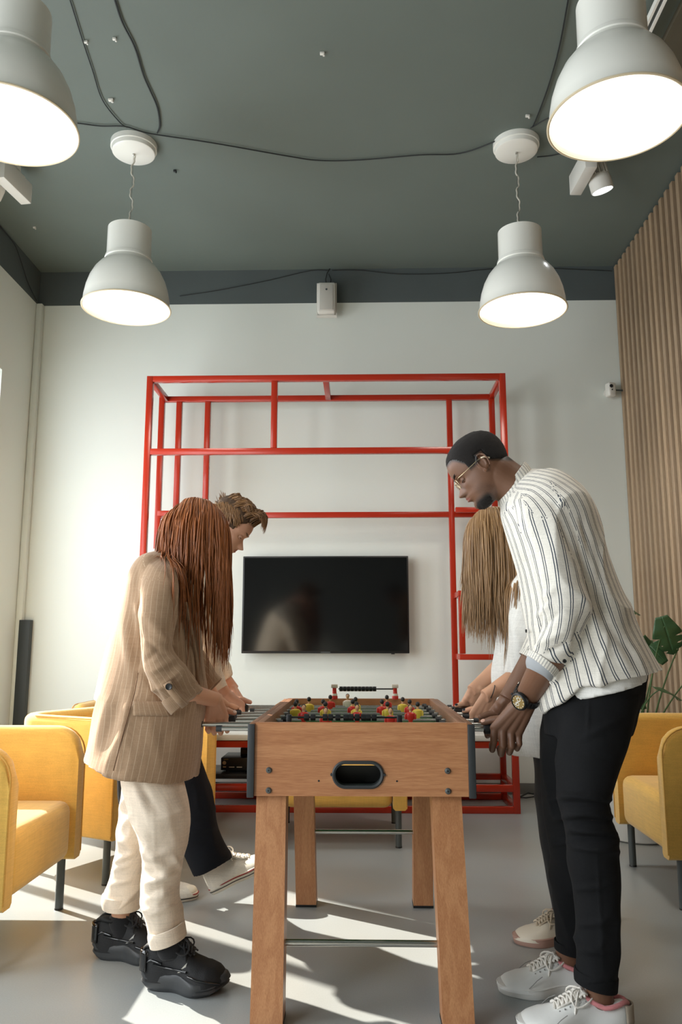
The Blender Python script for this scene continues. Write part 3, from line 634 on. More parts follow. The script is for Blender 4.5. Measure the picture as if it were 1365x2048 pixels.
# side which holds the handle (-1 left, 1 right), how far rod ends stick out on handle side and on the free side, number of men, colour
RODS = [(1, .060, .105, 1, 'w'), (1, .085, .195, 2, 'r'), (-1, .115, .055, 3, 'R'), (1, .045, .12, 5, 'Y'), (-1, .135, .05, 5, 'R'), (1, .045, .09, 3, 'Y'), (-1, .145, .04, 2, 'R'), (-1, .165, .03, 1, 'W')]
def player(x, y, col, face, rod):
    """plastic player: face=-1 looks to the camera"""
    g = G(); mt = {'R': M_pr, 'Y': M_py, 'W': M_pw, 'r': M_pr, 'w': M_pw}[col.upper() if col in 'RYW' else col]
    f = face
    g.lathe([(0, .030), (.010, .0295), (.0165, .026), (.018, .020), (.0165, .012), (.0145, .0), (.013, -.012), (.012, -.016)], (0, 0, 0), 16, 0)
    V = [(v[0]+x, v[1]*.62+y, v[2]+RZ) for v in g.V]; F = g.F
    root = add('player_torso', G().add(V, F).box((x-.021, y-.006, RZ+.002), (x-.014, y+.006, RZ+.024), 0, .003).box((x+.014, y-.006, RZ+.002), (x+.021, y+.006, RZ+.024), 0, .003).mesh('torso', mt), rod, world=True)
    add('player_head', G().tube([(x, y, RZ+.026), (x, y, RZ+.038)], .0045, 8).ell((x, y+f*.001, RZ+.045), (.0075, .0085, .0105), 14, 10).ell((x, y+f*.0085, RZ+.044), (.0015, .002, .0022), 6, 4).mesh('head', M_ps), root, world=True)
    add('player_hair', G().ell((x, y-f*.0015, RZ+.0475), (.0084, .0088, .0098), 14, 10).mesh('hair', M_ph), root, world=True)
    add('player_legs', G().box((x-.012, y-.007, RZ-.032), (x+.012, y+.007, RZ-.012), 0, .004).box((x-.0095, y-.005, RZ-.058), (x+.0095, y+.005, RZ-.03), 0, .003).box((x-.012, y-.010, RZ-.070), (x+.012, y+.010, RZ-.056), 0, .004).mesh('legs', {'R': M_pw, 'Y': M_blackp, 'W': M_blackp}[col.upper()]), root, world=True)
rodobj = []
cxs = -.006
for i, (side, eh, ef, nm, col) in enumerate(RODS):
    y = RY[i]; xh = (TL-.02-eh) if side < 0 else (TR_+.02+eh); xf_ = (TR_+.02+ef) if side < 0 else (TL-.02-ef)
    r = tadd('rod', G().tube([(xh, y, RZ), (xf_, y, RZ)], .0079, 20), M_steel)
    rodobj.append((r, side, xh, y))
    tadd('rod_cap', G().tube([(xf_, y, RZ), (xf_+side*.0 + (-side)*.018, y, RZ)], .0105, 16), M_rubber, r)
    tadd('handle', G().tube([(xh-side*.012, y, RZ), (xh-side*.008, y, RZ), (xh, y, RZ), (xh+side*.02, y, RZ), (xh+side*.06, y, RZ), (xh+side*.10, y, RZ), (xh+side*.105, y, RZ)], [.010, .0155, .0165, .0145, .0165, .0155, .011], 14), M_grip, r)
    for xx in (TL-.022, TR_+.022): tadd('bearing', G().tube([(xx-.004, y, RZ), (xx+.004, y, RZ)], .0145, 16), M_blackp, r)
    for xx in (TL+.05, TR_-.05): tadd('bumper', G().tube([(xx-.009, y, RZ), (xx+.009, y, RZ)], .0155, 14), M_blackp, r)
def men(i, xs, col, face):
    for x in xs: player(x, RY[i], col, face, tb)
men(1, (-.12, .10), 'r', -1)
men(2, (-.205, -.014, .176), 'R', -1)
men(3, (-.246, -.133, -.017, .099, .212), 'Y', 1)
men(4, (-.252, -.148, -.032, .082, .19), 'R', 1)
men(5, (-.212, -.022, .170), 'Y', 1)
men(6, (-.13, .11), 'R', 1)
men(7, (-.058,), 'W', -1)
# score counters: bead rods on posts at both ends
def scorer(y, z, x0, x1, xs, posts, red):
    tadd('score_rod', G().tube([(x0, y, z), (x1, y, z)], .003, 8), M_blackp)
    for x in xs: tadd('score_bead', G().lathe([(.003, -.0082), (.0105, -.0078), (.011, 0), (.0105, .0078), (.003, .0082)], (x, y, z), 12, axis='x'), M_blackp)
    for x in posts:
        if red:
            p_ = tadd('score_post', G().lathe([(0, 0), (.014, 0), (.0145, .012), (.010, .020), (.0085, .048), (.010, .05)], (x, y, z-.045), 20), M_pr)
            tadd('post_cap', G().box((x-.0145, y-.010, z+.004), (x+.0145, y+.010, z+.020), bev=.002), M_pw, p_)
            tadd('post_band', G().lathe([(.0125, .0), (.0130, .005), (.0112, .010)], (x, y, z-.030), 20), M_pw, p_)
        else: tadd('score_post', G().box((x-.008, y-.008, z-.03), (x+.008, y+.008, z+.008), bev=.002), M_blackp)
bx_ = [-.168, -.152, -.108, -.092, -.073, -.050, -.034, -.012, .004, .022, .040, .056, .074]
scorer(T0+.045, .822, -.235, .125, [q for q in (-.170, -.150, -.112, -.095, -.072, -.047, -.031, -.012, .008, .023, .041)], (-.225, .120), False)
scorer(T1-.01, .852, -.10, .150, [-.088+.0165*q for q in range(10)], (-.118, .152), True)

# ================================================================== MONSTERA IN A WHITE POT
M_leaf = mat('monstera_leaf', (58, 92, 58), .38, var=.18, vscale=9, bump=.15, bscale=40)
M_stem = mat('monstera_stem', (70, 96, 52), .5, var=.1)
pl = thing('monstera_plant', (1.52, 4.66, 0), 'green monstera plant in a white pot behind the right armchair', 'plant')
add('pot', G().lathe([(0, 0), (.15, 0), (.165, .01), (.20, .36), (.205, .37), (.195, .375), (.188, .36), (.185, .33), (0, .33)], seg=48).mesh('pot', mat('pot_glaze', (214, 216, 214), .35)), pl)
add('soil', G().lathe([(0, .338), (.186, .334)], seg=32).mesh('soil', mat('soil', (58, 44, 34), .95, bump=.8, bscale=60)), pl)
def leaf_mesh(L=.30, wd=.27, seed=0):
    r_ = random.Random(seed); n = 46; V = [(0, 0, 0)]; F = []
    pts = []
    for s in (1, -1):
        side = []
        for i in range(n):
            t = i/(n-1); wv = wd/2*(math.sin(PI*min(1, t*1.08+.06))**.62)*(1-.25*t) if t < .97 else wd*.05*(1-t)/.03
            notch = 0
            k = (t*5.2) % 1
            if .22 < t < .93 and k > .70: notch = .55*math.sin((k-.70)/.30*PI)
            side.append((t*L - .055*math.exp(-t*9), s*wv*(1-notch)))
        pts.append(side)
    ring = pts[0]+pts[1][::-1]
    V = []; rows = 6
    for j in range(rows+1):
        f = j/rows
        for (x, y) in ring: V.append((x*1.0, y*f, .0))
    m_ = len(ring)
    for j in range(rows):
        for i in range(m_-1): F.append((j*m_+i, j*m_+i+1, (j+1)*m_+i+1, (j+1)*m_+i))
    V2 = []
    for (x, y, z) in V:
        z = -.35*y*y/wd - .22*x*x/L + .012*math.sin(x*60)*abs(y)/wd
        V2.append((x, y, z))
    return V2, F
def place_leaf(tip, base, nrm, L, seed):
    V, F = leaf_mesh(L, L*.92, seed); x = (Vector(tip)-Vector(base)).normalized(); z = Vector(nrm); z = (z-x*z.dot(x)).normalized(); y = z.cross(x)
    M_ = Matrix((x, y, z)).transposed(); V = [Vector(base)+M_ @ Vector(v) for v in V]
    me = new_mesh('leaf', V, F, [M_leaf]); o = add('leaf', me, pl, world=True)
    sm = o.modifiers.new('thick', 'SOLIDIFY'); sm.thickness = .0012
    return o
LF = [((1330, 1252), (1352, 1318), 4.50, .20, (-.35, -1, .25)), ((1318, 1310), (1288, 1278), 4.60, .13, (-.2, -1, .5)), ((1262, 1222), (1290, 1226), 4.8, .08, (0, -.5, .8)), ((1280, 1400), (1268, 1380), 4.6, .10, (.2, -1, .2)),
      ((1325, 1378), (1368, 1392), 4.45, .15, (0, -.3, 1)), ((1296, 1290), (1312, 1324), 4.62, .13, (.1, -.8, .4)), ((1392, 1240), (1420, 1300), 4.5, .20, (-.3, -1, .3)), ((1400, 1340), (1440, 1380), 4.45, .2, (-.3, -1, .5))]
for i, (b, t_, y, L_, nn) in enumerate(LF):
    B = W(*b, y); T_ = W(*t_, y+.03)
    lf = place_leaf(T_, B, nn, L_, i)
    q = Vector((1.52+.04*math.cos(i*2), 4.66+.04*math.sin(i*2), .335)); mid = q.lerp(B, .55)+Vector((.06*math.sin(i), .05, .16))
    c = [q*(1-t)**2+mid*2*t*(1-t)+B*t*t for t in np.linspace(0, 1, 12)]
    add('stem', G().tube(c, [.006-.003*t for t in np.linspace(0, 1, 12)], 8).mesh('stem', M_stem), pl, world=True)
# ================================================================== PEOPLE: shared builders
def pxv(P):
    """photo pixel of world points (N,3) -> (N,2); used to lay folds where the photo shows them"""
    P = np.asarray(P)-np.array([0, 0, CAMH]); f_, r_, u_ = np.array(_F), np.array(_R), np.array(_U)
    w = P @ f_; return np.stack([CX+FOC*(P @ r_)/w, CY-FOC*(P @ u_)/w], 1)
def vnoise(P, scale, seed=0):
    """value noise in [-1,1] on (N,3)"""
    P = np.asarray(P, float)*scale+seed*17.31; i = np.floor(P).astype(np.int64); f = P-i; f = f*f*(3-2*f); out = 0
    def h(a): 
        n = (a[:, 0]*374761393+a[:, 1]*668265263+a[:, 2]*2147483647+seed*1013904223) & 0x7fffffff
        n = ((n ^ (n >> 13))*1274126177) & 0x7fffffff; n = n ^ (n >> 16); return (n & 0xffff)/32767.5-1
    for dx in (0, 1):
        for dy in (0, 1):
            for dz in (0, 1):
                w = (f[:, 0] if dx else 1-f[:, 0])*(f[:, 1] if dy else 1-f[:, 1])*(f[:, 2] if dz else 1-f[:, 2])
                out = out+w*h(i+np.array([dx, dy, dz]))
    return out
def S(u1, v1, u2, v2, Y, ry, e=1.0):
    """tube section from two silhouette pixels on the plane y=Y and a sideways radius ry"""
    a, b = np.array(W(u1, v1, Y)), np.array(W(u2, v2, Y)); return [(a+b)/2, (a-b)/2, np.array([0, ry, 0.0]), e]
def Sc(c, n, s, e=1.0): return [np.array(c, float), np.array(n, float), np.array(s, float), e]
class Tube:
    def __init__(s, secs, sub=6, seg=40, scale=1.0):
        n = len(secs); C = []; N = []; Sd = []; E = []
        g = lambda i: secs[max(0, min(n-1, i))]
        for i in range(n-1):
            for t in np.linspace(0, 1, sub+1)[:-1 if i < n-2 else None]:
                q = []
                for k in range(4):
                    p0, p1, p2, p3 = g(i-1)[k], g(i)[k], g(i+1)[k], g(i+2)[k]
                    q.append(0.5*((2*p1)+(p2-p0)*t+(2*p0-5*p1+4*p2-p3)*t*t+(3*p1-p0-3*p2+p3)*t**3))
                C.append(q[0]); N.append(q[1]*scale); Sd.append(q[2]*scale); E.append(q[3])
        s.C, s.N, s.S, s.E = map(np.array, (C, N, Sd, E)); s.seg = seg
        s.T = np.gradient(s.C, axis=0); s.T /= np.maximum(np.linalg.norm(s.T, axis=1), 1e-9)[:, None]
        s.L = np.concatenate([[0], np.cumsum(np.linalg.norm(np.diff(s.C, axis=0), axis=1))])
        s.R = float(np.mean(np.linalg.norm(s.N, axis=1)+np.linalg.norm(s.S, axis=1))/2)
    def verts(s):
        th = np.linspace(0, 2*PI, s.seg, endpoint=False); V = []
        for i in range(len(s.C)):
            c, q = np.cos(th), np.sin(th); e = s.E[i]
            c = np.sign(c)*np.abs(c)**e; q = np.sign(q)*np.abs(q)**e
            V.append(s.C[i]+c[:, None]*s.N[i]+q[:, None]*s.S[i])
        return np.concatenate(V)
    def geo(s, caps=True):
        V = s.verts(); n = len(s.C); k = s.seg; F = []
        for i in range(n-1):
            for j in range(k):
                j2 = (j+1) % k; F.append((i*k+j, i*k+j2, (i+1)*k+j2, (i+1)*k+j))
        if caps:
            V = np.concatenate([V, s.C[:1], s.C[-1:]]); a = n*k; b = a+1
            for j in range(k):
                j2 = (j+1) % k; F.append((a, j2, j)); F.append((b, (n-1)*k+j, (n-1)*k+j2))
        return V, F
def capsule(a, b, r0, r1, seg=14):
    a, b = np.array(a, float), np.array(b, float); d = b-a; L = np.linalg.norm(d); d = d/max(L, 1e-9)
    o = np.cross(d, [0, 0, 1.0]); o = o if np.linalg.norm(o) > .1 else np.cross(d, [0, 1.0, 0]); o /= np.linalg.norm(o); p = np.cross(d, o)
    V = []; rows = []
    for t in np.linspace(-PI/2, 0, 5): rows.append((a+d*r0*math.sin(t), r0*math.cos(t)))
    for t in np.linspace(0, PI/2, 5): rows.append((b+d*r1*math.sin(t), r1*math.cos(t)))
    for c, r in rows:
        for j in range(seg): q = 2*PI*j/seg; V.append(c+max(r, 1e-5)*(math.cos(q)*o+math.sin(q)*p))
    F = [(i*seg+j, i*seg+(j+1) % seg, (i+1)*seg+(j+1) % seg, (i+1)*seg+j) for i in range(len(rows)-1) for j in range(seg)]
    return np.array(V), F
def fuse(geos, voxel, smooth=4, fac=0.5):
    """union of closed shapes as one continuous surface -> (V, F arrays)"""
    g = G()
    for V, F in geos: g.add(V, F)
    me = new_mesh('tmp', g.V, g.F, smooth=False)
    bm = bmesh.new(); bm.from_mesh(me); bmesh.ops.remove_doubles(bm, verts=bm.verts, dist=1e-6); bmesh.ops.recalc_face_normals(bm, faces=bm.faces); bm.to_mesh(me); bm.free()
    o = bpy.data.objects.new('tmp', me); sc.collection.objects.link(o)
    m = o.modifiers.new('r', 'REMESH'); m.mode = 'VOXEL'; m.voxel_size = voxel
    if smooth: m2 = o.modifiers.new('s', 'SMOOTH'); m2.factor = fac; m2.iterations = smooth
    dg = bpy.context.evaluated_depsgraph_get(); me2 = bpy.data.meshes.new_from_object(o.evaluated_get(dg))
    n = len(me2.vertices); V = np.empty(n*3); me2.vertices.foreach_get('co', V); V = V.reshape(-1, 3)
    lt = np.empty(len(me2.polygons), dtype=np.int32); me2.polygons.foreach_get('loop_total', lt)
    lv = np.empty(len(me2.loops), dtype=np.int32); me2.loops.foreach_get('vertex_index', lv)
    bpy.data.objects.remove(o); bpy.data.meshes.remove(me); bpy.data.meshes.remove(me2)
    ls = np.concatenate([[0], np.cumsum(lt)[:-1]])
    return V, (lv, ls, lt)
def raw_mesh(name, V, FA, mats, uv=None, smooth=True, mi=None):
    lv, ls, lt = FA; me = bpy.data.meshes.new(name); me.vertices.add(len(V)); me.vertices.foreach_set('co', np.asarray(V, np.float32).ravel())
    me.loops.add(len(lv)); me.loops.foreach_set('vertex_index', lv); me.polygons.add(len(lt)); me.polygons.foreach_set('loop_start', ls); me.polygons.foreach_set('loop_total', lt)
    for m in (mats if isinstance(mats, (list, tuple)) else [mats]): me.materials.append(m)
    if mi is not None: me.polygons.foreach_set('material_index', mi.astype(np.int32))
    if uv is not None: l = me.uv_layers.new(name='UVMap'); l.data.foreach_set('uv', np.asarray(uv, np.float32).ravel())
    me.update(calc_edges=True); me.validate()
    if smooth: me.shade_smooth()
    return me
def normals(V, FA):
    lv, ls, lt = FA; N = np.zeros_like(V)
    a, b, c = V[lv[ls]], V[lv[ls+1]], V[lv[ls+2]]; fn = np.cross(b-a, c-a)
    fid = np.repeat(np.arange(len(lt)), lt); np.add.at(N, lv, fn[fid]); return N/np.maximum(np.linalg.norm(N, axis=1), 1e-12)[:, None]
def tube_uv(V, FA, tubes, wav=0.0):
    """per-corner (turn around the limb, length along it, tube id) of the nearest tube"""
    lv, ls, lt = FA; fid = np.repeat(np.arange(len(lt)), lt)
    cen = np.zeros((len(lt), 3)); np.add.at(cen, fid, V[lv]); cen /= lt[:, None]
    best = np.full(len(cen), 1e9); own = np.zeros(len(cen), int); ring = np.zeros(len(cen), int)
    for k, t in enumerate(tubes):
        for s0 in range(0, len(cen), 20000):
            P = cen[s0:s0+20000]; D = P[:, None, :]-t.C[None]; ax = np.abs((D*t.T[None]).sum(2))
            n2 = (t.N**2).sum(1); s2 = (t.S**2).sum(1)
            a = (D*t.N[None]).sum(2)/n2; b = (D*t.S[None]).sum(2)/s2; r = np.sqrt(a*a+b*b)
            ri = np.argmin(ax+0.02*r, axis=1); q = np.arange(len(P))
            sc_ = np.abs(r[q, ri]-1)+3*np.maximum(0, ax[q, ri]-.02)/t.R+.0
            m = sc_ < best[s0:s0+20000]; best[s0:s0+20000][m] = sc_[m]; own[s0:s0+20000][m] = k; ring[s0:s0+20000][m] = ri[m]
    P = V[lv]; uv = np.zeros((len(lv), 2)); o = own[fid]; r = ring[fid]
    def ang(t, R_, Q_):
        D = Q_-t.C[R_]; sx = (D*t.T[R_]).sum(1); R2 = np.clip(R_+np.where(sx > 0, 1, -1), 0, len(t.C)-1)
        d = np.linalg.norm(t.C[R2]-t.C[R_], axis=1); w = np.clip(np.abs(sx)/np.maximum(d, 1e-6), 0, 1)[:, None]; w[d < 1e-6] = 0
        C_, N_, S_ = (A[R_]*(1-w)+A[R2]*w for A in (t.C, t.N, t.S)); D2 = Q_-C_
        return np.arctan2((D2*S_).sum(1)/(S_**2).sum(1), (D2*N_).sum(1)/(N_**2).sum(1)), sx
    for k, t in enumerate(tubes):
        m = o == k
        if not m.any(): continue
        R_ = r[m]; th, sx = ang(t, R_, P[m]); tc_, _ = ang(t, R_, cen[fid][m])
        th = tc_+(th-tc_+PI) % (2*PI)-PI
        uv[m, 0] = th/(2*PI); uv[m, 1] = t.L[R_]+sx+k*10
    if wav: uv[:, 0] += wav*vnoise(P, 9, 3)+wav*.5*vnoise(P, 21, 5)
    return uv, own
def garment(name, tubes, mat_, parent, voxel=.0065, smooth=5, wr=(.004, 9), folds=(), seed=0, label=None, uvw=0.0, extra=(), stretch=(1, 1, 1), post=None, anti=()):
    V, FA = fuse([t.geo() for t in tubes]+list(extra), voxel, smooth)
    N = normals(V, FA)
    if wr[0]:
        st = np.array(stretch); w1 = 1-np.abs(vnoise(V*st+.03*np.stack([vnoise(V, 6, 11), vnoise(V, 6, 12), vnoise(V, 6, 13)], 1), wr[1], seed)); w2 = vnoise(V*st, wr[1]*2.3, seed+1)
        V = V+N*((w1**3-.35)*wr[0]*1.6+w2*wr[0]*.4)[:, None]
    if len(folds):
        P = pxv(V); face = np.clip(-N[:, 1]*1.6+.35, 0, 1); d = np.zeros(len(V))
        for (x0, y0, x1, y1, amp, wd) in folds:
            a = np.array([x0, y0], float); b = np.array([x1, y1], float); ab = b-a; L2 = ab @ ab
            t = np.clip(((P-a) @ ab)/L2, 0, 1); q = P-(a+t[:, None]*ab); dist = np.linalg.norm(q, axis=1)
            d += amp*np.exp(-(dist/wd)**2)*np.sin(PI*np.clip(t*.9+.05, 0, 1))**.6
        V = V+N*(d*face)[:, None]
    if post is not None: V = post(V, normals(V, FA))
    uv, own = tube_uv(V, FA, tubes, uvw)
    return add(name, raw_mesh(name, V, FA, mat_, uv), parent, world=True, label=label)
def cloth_stripes(name, base, line, n_by_tube, duty=.08, pair=0.0, rough=.9, weave=True, soft=.3, bumpy=.25):
    """stripes along the limb: UV.x = turn around, UV.y = 10*tube + length"""
    m = fabric(name, base, rough, 800, .2, .05, .15) ; nt = m.node_tree; N = nt.nodes; L = nt.links; b = N['Principled BSDF']
    src = b.inputs['Base Color'].links[0].from_socket
    uv = N.new('ShaderNodeUVMap'); sp = N.new('ShaderNodeSeparateXYZ'); L.new(uv.outputs[0], sp.inputs[0])
    def M(op, a, b_=None, c=None):
        n = N.new('ShaderNodeMath'); n.operation = op
        for i, x in enumerate((a, b_, c)):
            if x is None: continue
            if isinstance(x, (int, float)): n.inputs[i].default_value = x
            else: L.new(x, n.inputs[i])
        return n.outputs[0]
    k = M('FLOOR', M('DIVIDE', M('ADD', sp.outputs[1], 2.0), 10.0))
    cnt = None
    for i, c in enumerate(n_by_tube):
        t = M('MULTIPLY', M('COMPARE', k, float(i), .1), float(c)); cnt = t if cnt is None else M('ADD', cnt, t)
    fr_ = M('FRACT', M('ADD', M('MULTIPLY', sp.outputs[0], cnt), 100.25))
    def stripe(c): return M('LESS_THAN', M('ABSOLUTE', M('SUBTRACT', fr_, c)), duty/2)
    s = stripe(.5) if not pair else M('MAXIMUM', stripe(.5-pair/2), stripe(.5+pair/2))
    mx = N.new('ShaderNodeMix'); mx.data_type = 'RGBA'; L.new(s, mx.inputs['Factor']); L.new(src, mx.inputs['A']); mx.inputs['B'].default_value = (*lin(line), 1)
    L.new(mx.outputs['Result'], b.inputs['Base Color']); return m
# ---- head ---------------------------------------------------------------
HZ = np.array([0, .04, .10, .18, .25, .32, .40, .50, .57, .65, .75, .85, .92, .97, 1.0])
HF = np.array([.31, .365, .385, .375, .385, .375, .365, .360, .385, .395, .38, .325, .24, .13, .02])
HB = np.array([.10, -.02, -.13, -.22, -.30, -.36, -.41, -.45, -.465, -.47, -.455, -.40, -.32, -.21, -.05])
HW = np.array([.10, .165, .215, .255, .28, .298, .312, .322, .33, .335, .333, .30, .245, .165, .05])
def smi(z, A):
    i = np.clip(np.searchsorted(HZ, z)-1, 0, len(HZ)-2); t = (z-HZ[i])/(HZ[i+1]-HZ[i]); g = np.gradient(A, HZ); h = HZ[i+1]-HZ[i]
    return A[i]*(2*t**3-3*t**2+1)+g[i]*h*(t**3-2*t**2+t)+A[i+1]*(-2*t**3+3*t**2)+g[i+1]*h*(t**3-t**2)
def head_surf(nz=110, nt=128, fem=0.0, off=0.0, full=0.0):
    zz = 1-np.cos(np.linspace(0, PI, nz)); zz = zz/2; th = np.linspace(0, 2*PI, nt, endpoint=False); V = []
    for z in zz:
        xf, xb, w = smi(z, HF), smi(z, HB), smi(z, HW)
        if fem: w *= 1-.06*fem*np.exp(-((z-.1)/.2)**2)
        c = (xf+xb)/2; a = (xf-xb)/2
        ct, s_ = np.cos(th), np.sin(th); e = .92
        X = c+a*np.sign(ct)*np.abs(ct)**e; Y = w*np.sign(s_)*np.abs(s_)**.96
        Yn = Y; fr = np.clip(ct, 0, 1)
        g = lambda y0, sy, z0, sz: np.exp(-((Yn-y0)/sy)**2-((z-z0)/sz)**2)
        d = 0
        # nose: bridge to tip, then the underside tucked back
        t = np.clip((.52-z)/(.52-.345), 0, 1); nz_ = .128*(1-fem*.12)*(t**1.25) if z > .345 else .128*(1-fem*.12)*max(0, 1-((.345-z)/.055))**.5
        wn = (.030+.026*t if z > .345 else .056)*(1+.25*full)
        d = d+nz_*np.exp(-(Yn/wn)**2)*fr
        for sgn in (1, -1):
            d = d+.030*g(sgn*.052, .026, .345, .030)*fr          # nostril wings
            d = d-.045*g(sgn*.135, .062, .495, .045)*fr          # eye sockets
            d = d+.016*g(sgn*.135, .085, .575, .025)*fr*(1-.6*fem) # brow ridge
            d = d+.016*g(sgn*.19, .07, .40, .06)*fr             # cheek bones
        lp = 1+.75*full; d = d+.026*lp*g(0, .080, .264, .020)*fr+.028*lp*g(0, .072, .218, .020)*fr+.016*full*g(0, .12, .24, .07)*fr-.016*g(0, .085, .241, .008)*fr-.018*g(0, .08, .175, .022)*fr
        d = d+.022*g(0, .075, .085, .05)*fr-.010*g(0, .018, .295, .02)*fr
        X = X+d
        V.append(np.stack([X, Y, np.full_like(X, z)], 1))
    V = np.concatenate(V)
    F = [(i*nt+j, i*nt+(j+1) % nt, (i+1)*nt+(j+1) % nt, (i+1)*nt+j) for i in range(nz-1) for j in range(nt)]
    V = np.concatenate([V, [[V[:nt, 0].mean(), 0, 0]], [[V[-nt:, 0].mean(), 0, 1]]]); a = nz*nt
    F += [(a, (j+1) % nt, j) for j in range(nt)]+[(a+1, (nz-1)*nt+j, (nz-1)*nt+(j+1) % nt) for j in range(nt)]
    return V, F
class Head:
    def __init__(s, chin, H, pitch, facing, yaw=0.0, fem=0.0, roll=0.0, full=0.0):
        """chin: world point of the chin front; facing +1 looks along +x, -1 along -x; pitch: downwards"""
        ph = math.radians(pitch)
        Rm = Matrix.Rotation(math.radians(yaw), 3, 'Z') @ (Matrix.Rotation(PI, 3, 'Z') if facing < 0 else Matrix.Identity(3)) @ Matrix.Rotation(ph, 3, 'Y') @ Matrix.Rotation(math.radians(roll), 3, 'X')
        s.R = np.array(Rm); s.H = H; s.fem = fem; s.full = full; s.o = np.array(chin)-s.R @ (np.array([.385, 0, .05])*H)
    def w(s, P): return np.asarray(P)*s.H @ s.R.T+s.o
    def geos(s):
        V, F = head_surf(fem=s.fem, full=s.full); out = [(s.w(V), F)]
        for sg in (1, -1):     # ears: rim, bowl, lobe
            g = G(); yy = .318*sg
            ring = [(-.045+.074*math.cos(a)*(1 if a < PI else .9), yy+sg*(.042+.018*math.cos(a+PI)), .49+.122*math.sin(a)) for a in np.linspace(-.35*PI, 1.30*PI, 22)]
            g.tube(ring, [.010+.007*math.sin(PI*i/21) for i in range(22)], 8)
            g.ell((-.045, yy+sg*.010, .48), (.064, .020, .105), 12, 8); g.ell((-.012, yy+sg*.018, .385), (.030, .020, .036), 10, 8)
            g.ell((.012, yy+sg*.012, .475), (.014, .018, .020), 8, 6)
            g.tube([(-.04+.040*math.cos(a), yy+sg*.034, .49+.070*math.sin(a)) for a in np.linspace(.2*PI, 1.35*PI, 12)], .009, 6)
            out.append((s.w(np.array([tuple(v) for v in g.V])), g.F))
        return out
    def neck(s, base, r0=.062, r1=.052, mid=None):
        a = s.w([[-.12, 0, .30]])[0]; b = np.array(base); u = np.array([0, 1.0, 0])
        d = (b-a)/np.linalg.norm(b-a); n = np.cross(u, d)
        H = s.H/.23
        return Tube([Sc(s.w([[-.10, 0, .42]])[0], n*r1*1.0*H, u*r1*H), Sc(a, n*r1*1.12*H, u*r1*1.05*H), Sc(a*.5+b*.5, n*r1*1.08*H, u*r1*1.08*H), Sc(b, n*r0*1.15*H, u*r0*1.25*H), Sc(b+d*.05, n*r0*1.3*H, u*r0*1.7*H)], 5, 32).geo()
    def patch(s, fn, off, mats, name, parent, nz=90, nt=110, thick=.004, rough=0.0, seed=1, label=None):
        """skin-tight sheet (hair, beard) over the head where fn(x,y,z)>0, raised by off"""
        V, F = head_surf(nz, nt, s.fem, 0.0, s.full); X = V[:nz*nt]; cen = V.mean(0)
        m = fn(V[:, 0], V[:, 1], V[:, 2]); keep = [f for f in F if min(m[i] for i in f) > 0]
        N = V-np.array([-.04, 0, .5]); N /= np.linalg.norm(N, axis=1)[:, None]
        o_ = off(V[:, 0], V[:, 1], V[:, 2]) if callable(off) else np.full(len(V), off)
        o_ = o_*np.clip(m*14, .12, 1)
        V2 = V+N*(o_+rough*vnoise(V, 40, seed)+rough*.6*vnoise(V, 90, seed+1))[:, None]
        used = sorted({i for f in keep for i in f}); mp = {i: k for k, i in enumerate(used)}
        me = new_mesh(name, s.w(V2[used]), [[mp[i] for i in f] for f in keep], [mats])
        o = add(name, me, parent, world=True, label=label); q = o.modifiers.new('t', 'SOLIDIFY'); q.thickness = thick; q.offset = -1; return o
    def eyes(s, parent, iris, lid=.55, look=-.25, skin=None, brow=None, lash=None):
        mw = mat('eye_white', (196, 188, 178), .3); mi_ = mat('eye_iris', iris, .2); mp_ = mat('eye_pupil', (8, 8, 8), .15)
        for sg in (1, -1):
            c = np.array([.290, .130*sg, .492]); R0 = .047
            g = G().ell((0, 0, 0), (R0, R0, R0), 20, 14); V = np.array([tuple(v) for v in g.V])
            mi = [1 if V[list(f)].mean(0) @ np.array([math.cos(look), 0, math.sin(look)]) > R0*.90 else 0 for f in g.F]
            mi = [2 if V[list(f)].mean(0) @ np.array([math.cos(look), 0, math.sin(look)]) > R0*.972 else k for f, k in zip(g.F, mi)]
            me = new_mesh('eye', s.w(V+c), g.F, [mw, mi_, mp_], mi); add('eye', me, parent, world=True)
            # lids: spherical shells, nearly closed when the gaze is down
            def lidg(z0, z1, R1):
                g2 = G(); Vl = []; n = 28; k = 8
                for i in range(k+1):
                    el = z0+(z1-z0)*i/k
                    for j in range(n+1):
                        az = -1.75+3.5*j/n; e2 = el*max(.12, math.cos(az*.8))+(.0 if True else 0); Vl.append((R1*math.cos(e2)*math.cos(az), R1*math.cos(e2)*math.sin(az), R1*math.sin(e2)))
                Fl = [(i*(n+1)+j, i*(n+1)+j+1, (i+1)*(n+1)+j+1, (i+1)*(n+1)+j) for i in range(k) for j in range(n)]
                return np.array(Vl), Fl
            up = lidg(.75-lid*1.15, 1.3, R0*1.10); lo = lidg(-1.3, -.42, R0*1.08)
            for q, (V_, F_) in enumerate((up, lo)):
                o = add('eyelid', new_mesh('eyelid', s.w(V_+c), F_, [skin]), parent, world=True); sm = o.modifiers.new('t', 'SOLIDIFY'); sm.thickness = .0012
            e = .75-lid*1.15; ed = [(R0*1.14*math.cos(e*math.cos(a*.9))*math.cos(a), R0*1.14*math.cos(e*math.cos(a*.9))*math.sin(a), R0*1.14*math.sin(e*math.cos(a*.9))) for a in np.linspace(-1.15, 1.15, 12)]
            add('eyelashes', new_mesh('lash', s.w(np.array([tuple(v) for v in G().tube(ed, .0045, 5).V])+c), G().tube(ed, .0045, 5).F, [lash]), parent, world=True)
